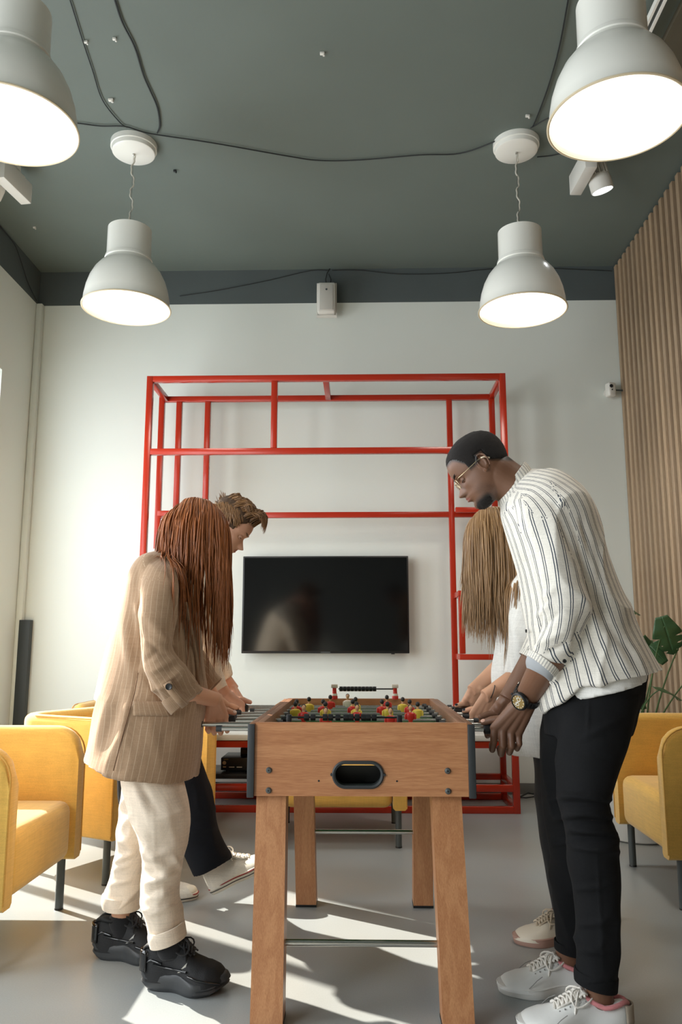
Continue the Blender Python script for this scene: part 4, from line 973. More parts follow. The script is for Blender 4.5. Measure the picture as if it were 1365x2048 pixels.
            if brow:
                bp = [(.385-.9*(a-.05)**2-.02*abs(a-.05), sg*a, .585+.10*math.sin((a-.05)*9)*.35) for a in np.linspace(.055, .215, 10)]
                g3 = G().tube(bp, [.004+.010*math.sin(PI*min(1, .25+i/11)) for i in range(10)], 8); V3 = np.array([tuple(v) for v in g3.V])
                add('eyebrow', new_mesh('eyebrow', s.w(V3), g3.F, [brow]), parent, world=True)
# ---- hands --------------------------------------------------------------
def grip_hand(h, sx, sy, wrist, k=1.0, spread=1.0, relax=0.0, drop=0.0, thumb_up=0.0):
    """hand closed on a handle along x at h. sx: direction of the table, sy=-1: back of the hand towards the camera.
    wrist: world point. returns (geos, wrist, tips)"""
    h = np.array(h, float); wrist = np.array(wrist, float)
    P = lambda x, y, z: h+np.array([sx*x, -sy*y, z])*k
    # x forward, y negative = back-of-hand side
    M_ = [P(.030*spread, -.033, .016-drop), P(.010*spread, -.037, .015-drop), P(-.011*spread, -.036, .009-drop), P(-.030*spread, -.031, .002-drop)]
    J1 = [P(.035*spread, -.039-relax*.3, -.018-relax*.5), P(.013*spread, -.043-relax*.3, -.023-relax*.8), P(-.010*spread, -.041-relax*.3, -.025-relax*.7), P(-.031*spread, -.036-relax*.3, -.024-relax*.3)]
    J2 = [P(.035*spread, -.017, -.034-relax), P(.013*spread, -.018, -.041-relax*1.3), P(-.009*spread, -.017, -.041-relax), P(-.029*spread, -.015, -.037-relax*.6)]
    T_ = [P(.033*spread, .009, -.028-relax*.6), P(.013*spread, .010, -.034-relax*.9), P(-.007*spread, .009, -.034-relax*.6), P(-.026*spread, .007, -.031-relax*.4)]
    r = [.0095, .0100, .0096, .0084]; g = []
    for i in range(4):
        a = r[i]*k
        g += [capsule(M_[i], J1[i], a*1.12, a*1.0), capsule(J1[i], J2[i], a*1.02, a*.92), capsule(J2[i], T_[i], a*.92, a*.78)]
        # metacarpal bridge wrist -> knuckle
        w_ = wrist+np.array([0, 0, 0])+(M_[i]-M_[1])*.35
        g.append(capsule(w_, M_[i], .0185*k, .0128*k)); g.append(capsule((w_+M_[i])/2+np.array([0, -sy*.004*k, -.002*k]), M_[i], .0165*k, .0118*k))
    g.append(capsule((M_[0]+M_[1])/2, (M_[2]+M_[3])/2, .011*k, .0105*k))
    pm = (wrist+M_[2])/2+np.array([0, -sy*.012, -.008])*k; g.append(capsule(wrist, pm, .019*k, .018*k)); g.append(capsule(pm, (M_[3]+J1[3])/2+np.array([0, -sy*.006, 0])*k, .016*k, .011*k))
    tb0 = wrist*.62+M_[0]*.38+np.array([0, -sy*.012, .004])*k
    t1, t2, t3 = P(.004, -.012, .033+thumb_up), P(.034, -.004, .030+thumb_up*.7), P(.056, .001, .023+thumb_up*.4)
    g += [capsule(wrist, tb0, .018*k, .0165*k), capsule(tb0, t1, .0165*k, .0128*k), capsule(t1, t2, .0125*k, .0108*k), capsule(t2, t3, .0108*k, .0086*k)]
    return g, M_, (t2, t3), (J2, T_)
def forearm(elbow, wrist, rw=.026, re=.040, fl=.8):
    a, b = np.array(elbow, float), np.array(wrist, float); d = (b-a); L = np.linalg.norm(d); d /= L; u = np.array([0, 1.0, 0]); u = u-d*(u @ d); u /= np.linalg.norm(u); n = np.cross(d, u)
    return Tube([Sc(a-d*.03, n*re*.9, u*re*.9), Sc(a, n*re, u*re), Sc(a+d*L*.35, n*re*.93, u*re*.88), Sc(a+d*L*.7, n*(re*.3+rw*.7), u*(re*.3+rw*.7)*.88), Sc(b-d*.01, n*rw, u*rw*fl), Sc(b+d*.02, n*rw*.95, u*rw*fl)], 5, 24).geo()
def nail(tip, prev, up, k, mt, parent):
    tip, prev = np.array(tip), np.array(prev); d = (tip-prev)/np.linalg.norm(tip-prev); u = np.array(up, float); u -= d*(u @ d); u /= np.linalg.norm(u); v = np.cross(d, u)
    g = G().ell((0, 0, 0), (1, 1, 1), 12, 8); V = np.array([tuple(x) for x in g.V]); V = V[:, :1]*d*.0068*k+V[:, 1:2]*v*.0056*k+V[:, 2:]*u*.0016*k
    add('fingernail', new_mesh('nail', V+tip+u*.0078*k-d*.001*k, g.F, [mt]), parent, world=True)
def body_mesh(parent, fine, coarse, mt, lips=None, finer=.0026, mask=None):
    """one continuous skin surface: fine head, neck and hands joined with the covered trunk and legs"""
    Vs, lvs, lss, lts, n, l0 = [], [], [], [], 0, 0
    for geos, vox, sm in [(f, finer, 3) for f in fine]+[(coarse, .011, 4)]:
        V, (lv, ls, lt) = fuse(geos, vox, sm); Vs.append(V); lvs.append(lv+n); lss.append(ls+l0); lts.append(lt); n += len(V); l0 += len(lv)
    V = np.concatenate(Vs); FA = (np.concatenate(lvs), np.concatenate(lss), np.concatenate(lts))
    mi = None; mats_ = [mt]
    if lips is not None:
        hd, ml = lips; lv, ls, lt = FA; c = V[lv[ls]]; L_ = ((c-hd.o) @ hd.R)/hd.H
        mi = ((L_[:, 0] > .37) & (np.abs(L_[:, 1]) < .085*(1-((L_[:, 2]-.241)/.05)**2)) & (np.abs(L_[:, 2]-.241) < .036)).astype(np.int32); mats_ = [mt, ml]
    me = raw_mesh('body', V, FA, mats_, mi=mi)
    hd, fn = mask if mask else (None, None); at = me.attributes.new('stubble', 'FLOAT', 'POINT')
    if hd is not None:
        L_ = ((V-hd.o) @ hd.R)/hd.H; k = np.clip(fn(L_[:, 0], L_[:, 1], L_[:, 2]), 0, 1); k *= (np.abs(L_) < 1.3).all(1); at.data.foreach_set('value', k.astype(np.float32))
    return add('body', me, parent, world=True)
# ---- hair ---------------------------------------------------------------
def hair_mat(name, c1, c2, rough=.38):
    m = bpy.data.materials.new(name); m.use_nodes = True; nt = m.node_tree; N = nt.nodes; L = nt.links; b = N['Principled BSDF']
    uv = N.new('ShaderNodeUVMap'); mp = N.new('ShaderNodeMapping'); mp.inputs['Scale'].default_value = (900, 1.2, 1); L.new(uv.outputs[0], mp.inputs[0])
    n = N.new('ShaderNodeTexNoise'); n.inputs['Scale'].default_value = 1; n.inputs['Detail'].default_value = 3; L.new(mp.outputs[0], n.inputs['Vector'])
    cr = N.new('ShaderNodeValToRGB'); e = cr.color_ramp.elements; e[0].position = .30; e[0].color = (*lin(c1), 1); e[1].position = .70; e[1].color = (*lin(c2), 1)
    L.new(n.outputs[0], cr.inputs[0]); L.new(cr.outputs[0], b.inputs['Base Color']); b.inputs['Roughness'].default_value = rough; b.inputs['Specular IOR Level'].default_value = .45
    b.inputs['Anisotropic'].default_value = .5
    return m
def strands(paths, r, mt, name, parent, seg=4, seed=0, label=None, flat=1.0):
    rr = np.random.default_rng(seed); V = []; F = []; UV = []; n = 0
    for pi, P in enumerate(paths):
        P = np.asarray(P); k = len(P)
        if k < 3: continue
        T = np.gradient(P, axis=0); T /= np.maximum(np.linalg.norm(T, axis=1), 1e-9)[:, None]
        ref = rr.normal(size=3); A = np.cross(T, ref); A /= np.maximum(np.linalg.norm(A, axis=1), 1e-9)[:, None]; B = np.cross(T, A)
        tt = np.linspace(0, 1, k); rad = r*(rr.uniform(.7, 1.25))*np.minimum(1, .45+tt*5)*np.clip((1-tt)*3.2, .06, 1)**.7
        u0 = rr.uniform(0, 1)
        for j in range(seg):
            a = 2*PI*j/seg; V.append(P+(math.cos(a)*A+math.sin(a)*B*flat)*rad[:, None])
        for j in range(seg):
            j2 = (j+1) % seg
            for i in range(k-1):
                F.append((n+j*k+i, n+j2*k+i, n+j2*k+i+1, n+j*k+i+1)); w_ = .0016
                UV += [(u0+w_*j, tt[i]), (u0+w_*(j+1), tt[i]), (u0+w_*(j+1), tt[i+1]), (u0+w_*j, tt[i+1])]
        n += seg*k
    V = np.concatenate(V); lv = np.array(F, np.int32).ravel(); lt = np.full(len(F), 4, np.int32); ls = np.arange(len(F), dtype=np.int32)*4
    o = add(name, raw_mesh(name, V, (lv, ls, lt), mt, UV), parent, world=True, label=label); o['kind'] = 'stuff'; return o
def drape(root, d0, cols, n, step, g=.28, jit=0.0, rr=None, wind=(0, 0, 0)):
    """one hanging lock: starts at root along d0, falls, slides over the ellipsoids in cols"""
    p = np.array(root, float); d = np.array(d0, float); P = [p.copy()]; G_ = np.array([0, 0, -1.0])+np.array(wind)
    for i in range(n):
        d = d*(1-g)+G_*g; d /= np.linalg.norm(d); q = p+d*step
        for (c, Rm, rad) in cols:
            l = (q-c) @ Rm; e = l/rad; s = np.linalg.norm(e)
            if s < 1:
                l2 = l/s; q = l2 @ Rm.T+c
        dd = q-p; L = np.linalg.norm(dd)
        if L > 1e-6: d = dd/L
        p = q; P.append(p.copy())
    return np.array(P)
# ---- shoes --------------------------------------------------------------
def foot_outline(L, wd, n=40):
    """closed outline, heel at x=0, toe at x=L, y left positive"""
    out = []
    for i in range(n):
        a = 2*PI*i/n; c, s_ = math.cos(a), math.sin(a); x = L/2+L/2*np.sign(c)*abs(c)**.85
        t = x/L; w = wd*(.36+.16*t+.22*math.exp(-((t-.70)/.22)**2)-.10*math.exp(-((t-.40)/.16)**2))
        y = w*np.sign(s_)*abs(s_)**.80; out.append((x, y))
    return out
def shoe(parent, heel, toe_dir, L, wd, m_up, m_sole, m_lace, style, tilt=0.0, m_acc=None, sole_h=.03, collar=.085, label=None, lining=None):
    """style: 'chunky', 'canvas', 'court'"""
    d = Vector(toe_dir).normalized(); ang = math.atan2(d.y, d.x)
    X = Matrix.Translation(Vector(heel)) @ Matrix.Rotation(ang, 4, 'Z') @ Matrix.Rotation(-tilt, 4, 'Y')
    def A(n, g, m, p, sharp=50, label=None):
        me = g.mesh(n, m, sharp=sharp); me.transform(X); return add(n, me, p, world=True, label=label)
    O = foot_outline(L, wd, 96)
    # upper: rings along x
    def top(t):
        if style == 'chunky': pts = [(0, .098), (.05, .124), (.12, .132), (.26, .126), (.40, .132), (.50, .120), (.62, .096), (.78, .078), (.90, .068), (1, .040)]
        elif style == 'canvas': pts = [(0, .105), (.04, .150), (.10, .168), (.26, .165), (.34, .140), (.46, .100), (.62, .070), (.78, .055), (.90, .046), (1, .020)]
        else: pts = [(0, .066), (.05, .080), (.14, .076), (.24, .070), (.34, .080), (.42, .092), (.52, .080), (.66, .062), (.80, .049), (.91, .040), (1, .016)]
        xs, ys = zip(*pts); return float(np.interp(t, xs, ys))
    n = 30; k = 22; V = []; 
    def half(t):
        return wd*(.36+.16*t+.22*math.exp(-((t-.70)/.22)**2)-.10*math.exp(-((t-.40)/.16)**2))*(1-abs(2*t-1)**5.5)**.45
    ts = np.concatenate([[.004, .015], np.linspace(.035, .965, n-4), [.985, .996]])
    for t in ts:
        h = top(t); w_ = half(t)*.95; z0 = sole_h*.6
        nar = (.62 if style != 'chunky' else .66)+.24*max(0, 1-t/.42)
        for j in range(k):
            a = PI*j/(k-1); c, s_ = math.cos(a), math.sin(a)
            z = z0+(h-z0)*abs(s_)**.72; f = 1-(1-nar)*max(0, (z-z0)/(max(h, .07)-z0))**1.3*(1 if t < .75 else .5)
            V.append((t*L, w_*np.sign(c)*abs(c)**.62*f, z))
    F = [(i*k+j, i*k+j+1, (i+1)*k+j+1, (i+1)*k+j) for i in range(len(ts)-1) for j in range(k-1)]
    F.append(tuple(range(k))); F.append(tuple((len(ts)-1)*k+j for j in range(k))[::-1])
    up = A('shoe', G().add(V, F), m_up, parent, 70, label)
    # sole
    g = G(); zs = {'chunky': [(0, .90, 0), (.004, .95, 0), (.014, 1.03, 1), (.022, .99, 1), (.030, 1.05, 1), (.044, 1.0, .6), (.048, .95, .3)],
                   'canvas': [(0, .96, 0), (.003, .99, 0), (.024, 1.0, 0), (.030, .98, 0), (.031, .93, 0)], 'court': [(0, .94, 0), (.003, .975, 0), (.022, 1.0, 0), (.030, .985, 0), (.031, .94, 0)]}[style]
    Vs = []; m = len(O)
    for (z, s_, wav) in zs:
        for i, (x, y) in enumerate(O):
            t = x/L; q = s_+(.018*math.sin(t*26+y*30)*wav if style == 'chunky' else 0)
            zz = z*(sole_h/zs[-1][0])
            if style == 'chunky': zz *= (1.30-.42*t+.10*math.cos(t*13)) if z > .002 else 1; zz += .012*max(0, t-.86)/.14*(1 if z < .02 else .8)+.006*max(0, .08-t)/.08
            Vs.append((L/2+(x-L/2)*q, y*q, zz))
    Fs = [(r_*m+i, r_*m+(i+1) % m, (r_+1)*m+(i+1) % m, (r_+1)*m+i) for r_ in range(len(zs)-1) for i in range(m)]+[tuple(range(m))[::-1], tuple((len(zs)-1)*m+i for i in range(m))]
    A('sole', G().add(Vs, Fs), m_sole, up, 60)
    def ringband(z, s_, r, m_, nm):
        A(nm, G().tube([(L/2+(x-L/2)*s_, y*s_, z) for x, y in O+O[:1]], r, 6), m_, up)
    if style == 'court': ringband(sole_h*.93, 1.001, .0013, m_sole, 'sole_welt')
    if style == 'canvas':
        ringband(.024, 1.004, .0026, m_acc[0], 'red_stripe'); ringband(.012, 1.0, .0018, m_acc[1], 'black_stripe')
        A('toe_cap', G().ell((L*.88, 0, .028), (L*.105, wd*.40, .024), 20, 12), m_sole, up)
    # tongue and collar
    tl = {'chunky': (.40, .118, .60, .078), 'canvas': (.34, .118, .66, .066), 'court': (.38, .104, .66, .064)}[style]
    tg = []
    for i in range(9):
        f = i/8; x = L*(tl[0]+(tl[2]-tl[0])*f); z = top(x/L)+.004+(.012*(1-f)**2); tg.append((x, z))
    Vt = []; 
    for (x, z) in tg:
        for j in range(7): y = (j/6-.5)*.052*(1 if style != 'court' else .9); Vt.append((x, y, z-.10*abs(y)**1.3))
    Ft = [(i*7+j, i*7+j+1, (i+1)*7+j+1, (i+1)*7+j) for i in range(8) for j in range(6)]
    o = A('tongue', G().add(Vt, Ft), m_up if style != 'court' else m_lace, up); sm = o.modifiers.new('t', 'SOLIDIFY'); sm.thickness = .005
    cr = []
    for i in range(25):
        a = 2*PI*i/24; t = .20+.185*math.cos(a); y = half(max(.02, t))*.82*math.sin(a); cr.append((t*L, y, top(max(.01, t))*.995-.10*abs(y)**1.2))
    A('collar', G().tube(cr, .0065 if style != 'canvas' else .003, 8), lining or m_up, up)
    # laces: cross bars, then a bow
    g = G(); nb = {'chunky': 6, 'canvas': 6, 'court': 7}[style]
    for i in range(nb):
        f = i/(nb-1); t = tl[0]+.03+(tl[2]-tl[0]-.05)*f; z = top(t)+.011-.004*f; w_ = .026-.006*f
        y_ = [(t*L, -w_, z-.008), (t*L+.004, -w_*.4, z), (t*L+.009, w_*.4, z), (t*L+.012, w_, z-.008)]
        g.tube(y_, .0027 if style != 'court' else .0033, 6); y2 = [(p[0], -p[1], p[2]+.001) for p in y_]; g.tube(y2, .0027 if style != 'court' else .0033, 6)
        if style != 'chunky': g.tube([(t*L, -w_-.003, z-.010), (t*L, -w_-.0025, z-.009)], .0035, 8)
    b0 = Vector((L*(tl[0]+.05), 0, top(tl[0]+.05)+.014))
    for s_ in (-1, 1):
        lp = [b0+Vector((.032*math.sin(a)*1.0, s_*(.004+.030*(1-math.cos(a))/2+.010*math.sin(a)), -.030*(1-math.cos(a))/2+.006*math.sin(2*a))) for a in np.linspace(0, 2*PI, 16)]
        lp[-1] = b0; g.tube(lp, .0026, 6)
        g.tube([b0, b0+Vector((.012, s_*.020, -.004)), b0+Vector((.022, s_*.034, -.028)), b0+Vector((.026, s_*.037, -.050))], .0026, 6)
    g.ell(b0, (.006, .008, .005), 10, 6); A('laces', g, m_lace, up)
    # accents
    if style != 'canvas' and m_acc:
        Vh = []; kk = 14; zt = .072 if style == 'court' else .108
        for i in range(6):
            z = sole_h*(.9 if style == 'court' else 1.25)+(zt-sole_h*.9)*i/5*(1 if style == 'court' else .85)
            for j in range(kk+1):
                a = PI*.5+PI*j/kk; Vh.append((.020+.026*math.cos(a)*1.0, half(.08)*1.02*math.sin(a)*(.96-.2*i/5), z))
        Fh = [(i*(kk+1)+j, i*(kk+1)+j+1, (i+1)*(kk+1)+j+1, (i+1)*(kk+1)+j) for i in range(5) for j in range(kk)]
        o = A('heel_tab', G().add(Vh, Fh), m_acc, up); sm = o.modifiers.new('t', 'SOLIDIFY'); sm.thickness = .004; sm.offset = 1
    if style == 'court' and m_acc:
        g = G()
        for s_ in (-1, 1):
            g.tube([(L*t, s_*(half(t)*.93), sole_h+.004+.030*f) for t, f in ((.74, 0), (.70, .35), (.66, .7), (.60, 1.0))], .0012, 5)
            for i in range(6): t = tl[0]+.03+(tl[2]-tl[0]-.05)*i/5; g.tube([(t*L, s_*.030, top(t)-.004), (t*L, s_*.0325, top(t)-.005)], .0022, 8)
        A('stitching', g, mat('stitch', (150, 150, 148), .6), up)
    if style == 'chunky' and m_acc:
        g = G()
        for s_ in (-1, 1):
            for tt, z_, r_ in (((.0, .06, .14, .26), (.062, .080, .088, .080), .004), ((.16, .30, .45, .58), (.078, .070, .066, .068), .0035), ((.60, .72, .84, .95), (.058, .052, .044, .034), .0035)):
                g.tube([(L*max(.01, t), s_*half(max(.02, t))*(.93-.12*(z-.05)/.04), z) for t, z in zip(tt, z_)], r_, 8)
        A('gloss_overlay', g, m_acc, up)
        g = G(); 
        for s_ in (-1, 1): g.prism([(0, 0), (.022, .004), (.030, .030)], .0015, (L*.46, s_*half(.46)*.90-.00075, .060), (1, 0, 0), (0, 0, 1))
        A('side_mark', g, M_steel, up)
    return up
def cuff(tube_secs, mt, parent, name='cuff', thick=.006, seg=36, label=None):
    t = Tube(tube_secs, 5, seg); V = t.verts(); n = len(t.C); k = seg
    F = [(i*k+j, i*k+(j+1) % k, (i+1)*k+(j+1) % k, (i+1)*k+j) for i in range(n-1) for j in range(k)]
    uv = []
    for f in F:
        i, j = divmod(f[0], k); uv += [(j/k, t.L[i]), ((j+1)/k, t.L[i]), ((j+1)/k, t.L[i+1]), (j/k, t.L[i+1])]
    me = new_mesh(name, V, F, [mt], uv=uv); o = add(name, me, parent, world=True, label=label); s = o.modifiers.new('t', 'SOLIDIFY'); s.thickness = thick; s.offset = 0
    b = o.modifiers.new('b', 'BEVEL'); b.width = .002; b.segments = 2; b.limit_method = 'ANGLE'; return o
# ================================================================== WOMAN IN THE BEIGE BLAZER
def skinmat(name, c, var=.08, hair=(24, 20, 18)):
    m = mat(name, c, .48, var=var, vscale=14, bump=.12, bscale=260, sss=.12); nt = m.node_tree; N = nt.nodes; L = nt.links; b = N['Principled BSDF']
    src = b.inputs['Base Color'].links[0].from_socket; at = N.new('ShaderNodeAttribute'); at.attribute_name = 'stubble'
    no = N.new('ShaderNodeTexNoise'); no.inputs['Scale'].default_value = 700; no.inputs['Detail'].default_value = 1; tc = N.new('ShaderNodeTexCoord'); L.new(tc.outputs['Object'], no.inputs['Vector'])
    mu = N.new('ShaderNodeMath'); mu.operation = 'MULTIPLY_ADD'; mu.inputs[1].default_value = 1.1; L.new(at.outputs['Fac'], mu.inputs[0])
    su = N.new('ShaderNodeMapRange'); su.inputs['From Min'].default_value = .3; su.inputs['From Max'].default_value = .7; su.inputs['To Min'].default_value = -.16; su.inputs['To Max'].default_value = .06; L.new(no.outputs[0], su.inputs['Value']); L.new(su.outputs[0], mu.inputs[2]); mu.use_clamp = True
    mx = N.new('ShaderNodeMix'); mx.data_type = 'RGBA'; L.new(mu.outputs[0], mx.inputs['Factor']); L.new(src, mx.inputs['A']); mx.inputs['B'].default_value = (*lin(hair), 1)
    L.new(mx.outputs['Result'], b.inputs['Base Color']); return m
M_lash = mat('lash', (34, 24, 20), .6)
def P3(u, v, Y): return np.array(W(u, v, Y))
p1 = thing('person', (-.66, 2.78, 0), 'woman in beige pinstriped blazer and cream trousers bending over the table', 'person', 'people playing table football')
sk1 = skinmat('skin_fair', (214, 162, 130))
M_blaz = cloth_stripes('beige_pinstripe', (162, 134, 107), (198, 176, 150), [58, 20, 20], .055)
M_cream = fabric('cream_cotton', (226, 210, 190), .9, 700, .06, .04, .15)
hd1 = Head(P3(381, 1140, 2.78), .216, 42, 1, fem=1, yaw=0)
torso1 = [S(318, 1098, 366, 1140, 2.78, .075), S(290, 1112, 380, 1172, 2.78, .160, .9), S(268, 1145, 388, 1205, 2.78, .195, .9), S(250, 1195, 396, 1245, 2.78, .190), S(236, 1250, 402, 1292, 2.78, .180), S(221, 1310, 408, 1340, 2.78, .175),
          S(207, 1370, 409, 1390, 2.78, .178), S(195, 1430, 404, 1445, 2.78, .19), S(185, 1480, 400, 1500, 2.78, .205), S(176, 1520, 391, 1556, 2.78, .215)]
sl1 = [S(300, 1118, 336, 1118, 2.71, .035), S(290, 1138, 352, 1138, 2.645, .052), S(281, 1172, 357, 1174, 2.592, .063), S(276, 1215, 353, 1215, 2.565, .064), S(276, 1265, 346, 1260, 2.545, .061), S(281, 1315, 342, 1290, 2.535, .058), S(297, 1362, 354, 1315, 2.54, .053), S(319, 1396, 377, 1346, 2.575, .050), S(343, 1424, 400, 1380, 2.635, .047)]
sr1 = [S(306, 1145, 362, 1145, 2.91, .055), S(300, 1230, 362, 1225, 2.95, .06), S(330, 1310, 388, 1282, 2.97, .056), S(372, 1362, 416, 1322, 3.0, .047), S(402, 1394, 441, 1356, 3.03, .042)]
T1 = [Tube(torso1), Tube(sl1), Tube(sr1)]
blz = garment('blazer', T1, M_blaz, p1, .0056, 2, (.0075, 6.5), [
    (390, 1235, 397, 1420, -.013, 4), (382, 1240, 389, 1400, .008, 5), (358, 1165, 346, 1285, -.010, 5), (277, 1190, 280, 1330, -.012, 5), (290, 1350, 330, 1412, -.008, 5),
    (300, 1250, 345, 1290, .012, 9), (285, 1275, 330, 1310, -.008, 7), (283, 1230, 335, 1262, .007, 8), (300, 1345, 350, 1318, .007, 7), (318, 1378, 362, 1338, .006, 6), (290, 1325, 318, 1300, -.006, 6),
    (262, 1180, 272, 1330, -.009, 9), (246, 1230, 262, 1350, .008, 10), (262, 1190, 285, 1260, .008, 8), (276, 1130, 268, 1210, -.008, 8), (240, 1390, 205, 1510, -.012, 12), (258, 1400, 235, 1530, .010, 12), (215, 1400, 190, 1500, .008, 9),
    (278, 1345, 262, 1420, -.004, 5), (262, 1420, 228, 1540, -.004, 5), (350, 1300, 392, 1420, .006, 12), (372, 1220, 398, 1330, -.008, 10), (300, 1440, 330, 1560, .004, 14), (345, 1170, 356, 1230, -.006, 6)], 3, stretch=(1, 1, .45))
# rolled cuff, strap, button, pocket flap, lapel edge
cuff([S(326, 1404, 380, 1354, 2.60, .056), S(334, 1416, 391, 1365, 2.615, .058), S(345, 1430, 405, 1380, 2.64, .057)], M_blaz, blz, 'sleeve_cuff')
cuff([S(394, 1386, 430, 1348, 3.02, .047), S(404, 1396, 443, 1358, 3.035, .046)], M_blaz, blz, 'sleeve_cuff')
def patchband(pts, wd, off, name, mt, parent, thick=.004, closed=False):
    """flat cloth strip following world points"""
    V = []; n = len(pts)
    for i, p in enumerate(pts):
        p = np.array(p); t = np.array(pts[min(i+1, n-1)])-np.array(pts[max(i-1, 0)]); t = t/np.linalg.norm(t); b = np.cross(t, np.array([0, -1.0, 0])); b /= np.linalg.norm(b)
        V += [p-b*wd/2, p+b*wd/2]
    F = [(2*i, 2*i+1, 2*i+3, 2*i+2) for i in range(n-1)]
    me = new_mesh(name, V, F, [mt], uv=[(0, 0), (.02, 0), (.02, .1), (0, .1)]*len(F)); o = add(name, me, parent, world=True); s = o.modifiers.new('t', 'SOLIDIFY'); s.thickness = thick; return o
def surf_pt(garm_tubes, u, v, k=0, lift=.004):
    """point on the camera side of tube k at pixel (u,v)"""
    t = garm_tubes[k]; best = None
    for Y in np.linspace(float(t.C[:, 1].mean())-.42, float(t.C[:, 1].mean())+.1, 260):
        p = P3(u, v, Y); D = p-t.C; ax = np.abs((D*t.T).sum(1)); i = int(np.argmin(ax)); D = D[i]
        r = ((D @ t.N[i])/(t.N[i] @ t.N[i]))**2+((D @ t.S[i])/(t.S[i] @ t.S[i]))**2
        if r <= 1: best = p-np.array([0, lift, 0]); break
    return best if best is not None else P3(u, v, float(t.C[:, 1].mean())-.15)
def flap(name, poly, mt, parent, tubes, k=0, lift=.010, thick=.004, nx=10, ny=4):
    """quad patch laid on the garment: poly = 4 pixel corners (tl, tr, br, bl)"""
    V = []; tl, tr, br, bl = [np.array(q, float) for q in poly]
    for j in range(ny+1):
        for i in range(nx+1):
            a = tl+(tr-tl)*i/nx; b = bl+(br-bl)*i/nx; q = a+(b-a)*j/ny; V.append(surf_pt(tubes, q[0], q[1], k, lift))
    V = np.array(V).reshape(ny+1, nx+1, 3)
    for _ in range(2): V[1:-1, 1:-1] = (V[:-2, 1:-1]+V[2:, 1:-1]+V[1:-1, :-2]+V[1:-1, 2:])/4
    V = V.reshape(-1, 3); F = [(j*(nx+1)+i, j*(nx+1)+i+1, (j+1)*(nx+1)+i+1, (j+1)*(nx+1)+i) for j in range(ny) for i in range(nx)]
    uv = [c for f in F for c in [((f[0] % (nx+1))/nx*.12, 0), ((f[0] % (nx+1)+1)/nx*.12, 0), ((f[0] % (nx+1)+1)/nx*.12, .1), ((f[0] % (nx+1))/nx*.12, .1)]]
    me = new_mesh(name, V, F, [mt], uv=uv); o = add(name, me, parent, world=True); s = o.modifiers.new('t', 'SOLIDIFY'); s.thickness = thick; s.offset = 1; return o
flap('pocket_flap', ((267, 1402), (330, 1402), (346, 1432), (268, 1431)), M_blaz, blz, T1, 0, .010)
patchband([surf_pt(T1, u, v, 0, .017) for u, v in ((279, 1345), (272, 1385), (262, 1420), (248, 1470), (230, 1540))], .0035, 0, 'seam', mat('seam_thread', (120, 92, 68), .9), blz, .002)
patchband([surf_pt(T1, u, v, 0, .010) for u, v in ((372, 1205), (384, 1260), (393, 1310), (398, 1370))], .012, 0, 'lapel_edge', M_blaz, blz, .005)
stp = [surf_pt(T1, u, v, 1, .006) for u, v in ((335, 1366), (345, 1382), (358, 1398), (372, 1412))]
patchband(stp, .026, 0, 'cuff_strap', M_blaz, blz, .005)
b0 = surf_pt(T1, 340, 1373, 1, .014)
bt = G().lathe([(0, -.003), (.006, -.003), (.0095, -.0045), (.0105, -.002), (.0105, .002), (0, .002)], tuple(b0), 24, axis='y')
for a in (45, 135, 225, 315): bt.ell((b0[0]+.0028*math.cos(math.radians(a)), b0[1]-.0034, b0[2]+.0028*math.sin(math.radians(a))), (.0011, .0006, .0011), 8, 4)
add('sleeve_button', bt.mesh('button', M_blackp), blz, world=True)
# trousers
hips1 = [S(225, 1400, 375, 1430, 2.78, .145), S(230, 1480, 368, 1495, 2.78, .145), S(240, 1545, 360, 1555, 2.78, .13)]
ln1 = [S(240, 1490, 355, 1500, 2.73, .085), S(247, 1550, 366, 1560, 2.71, .092), S(259, 1610, 373, 1615, 2.69, .092), S(277, 1665, 373, 1665, 2.68, .083), S(287, 1722, 367, 1722, 2.68, .075), S(285, 1780, 362, 1780, 2.68, .068), S(291, 1840, 363, 1835, 2.67, .062), S(299, 1884, 366, 1866, 2.67, .060)]
lf1 = [S(238, 1500, 345, 1510, 2.87, .10), S(244, 1570, 330, 1580, 2.87, .092), S(243, 1630, 316, 1645, 2.88, .083), S(233, 1690, 302, 1700, 2.89, .074), S(221, 1745, 291, 1752, 2.90, .068), S(211, 1808, 277, 1812, 2.90, .062)]
T1b = [Tube(hips1), Tube(ln1), Tube(lf1)]
tr1 = garment('trousers', T1b, M_cream, p1, .0056, 3, (.0085, 7), [(286, 1700, 330, 1735, .010, 7), (288, 1722, 322, 1752, -.008, 5), (292, 1765, 340, 1748, .010, 6), (300, 1785, 345, 1770, -.006, 5), (246, 1655, 262, 1630, .009, 7), (262, 1560, 300, 1640, .008, 9), (275, 1560, 312, 1620, -.007, 7), (300, 1830, 345, 1812, .007, 6), (220, 1770, 262, 1760, .006, 5), (228, 1725, 268, 1705, .008, 6), (290, 1690, 320, 1720, .009, 7), (300, 1715, 345, 1700, .007, 8), (288, 1740, 330, 1760, -.006, 7), (296, 1770, 356, 1745, .006, 7), (262, 1640, 300, 1680, .007, 9), (330, 1600, 350, 1690, .004, 9),
    (290, 1800, 340, 1790, .005, 7), (345, 1710, 366, 1740, .005, 6), (240, 1680, 270, 1700, .006, 7), (225, 1740, 262, 1728, .005, 6), (305, 1590, 318, 1860, .0022, 3)], 9)
cuff([S(300, 1862, 366, 1842, 2.67, .064), S(299, 1874, 368, 1853, 2.67, .066), S(304, 1893, 371, 1872, 2.67, .064)], M_cream, tr1, 'trouser_cuff', .007)
cuff([S(208, 1786, 278, 1790, 2.90, .066), S(206, 1798, 278, 1803, 2.90, .067), S(208, 1813, 277, 1818, 2.90, .065)], M_cream, tr1, 'trouser_cuff', .007)
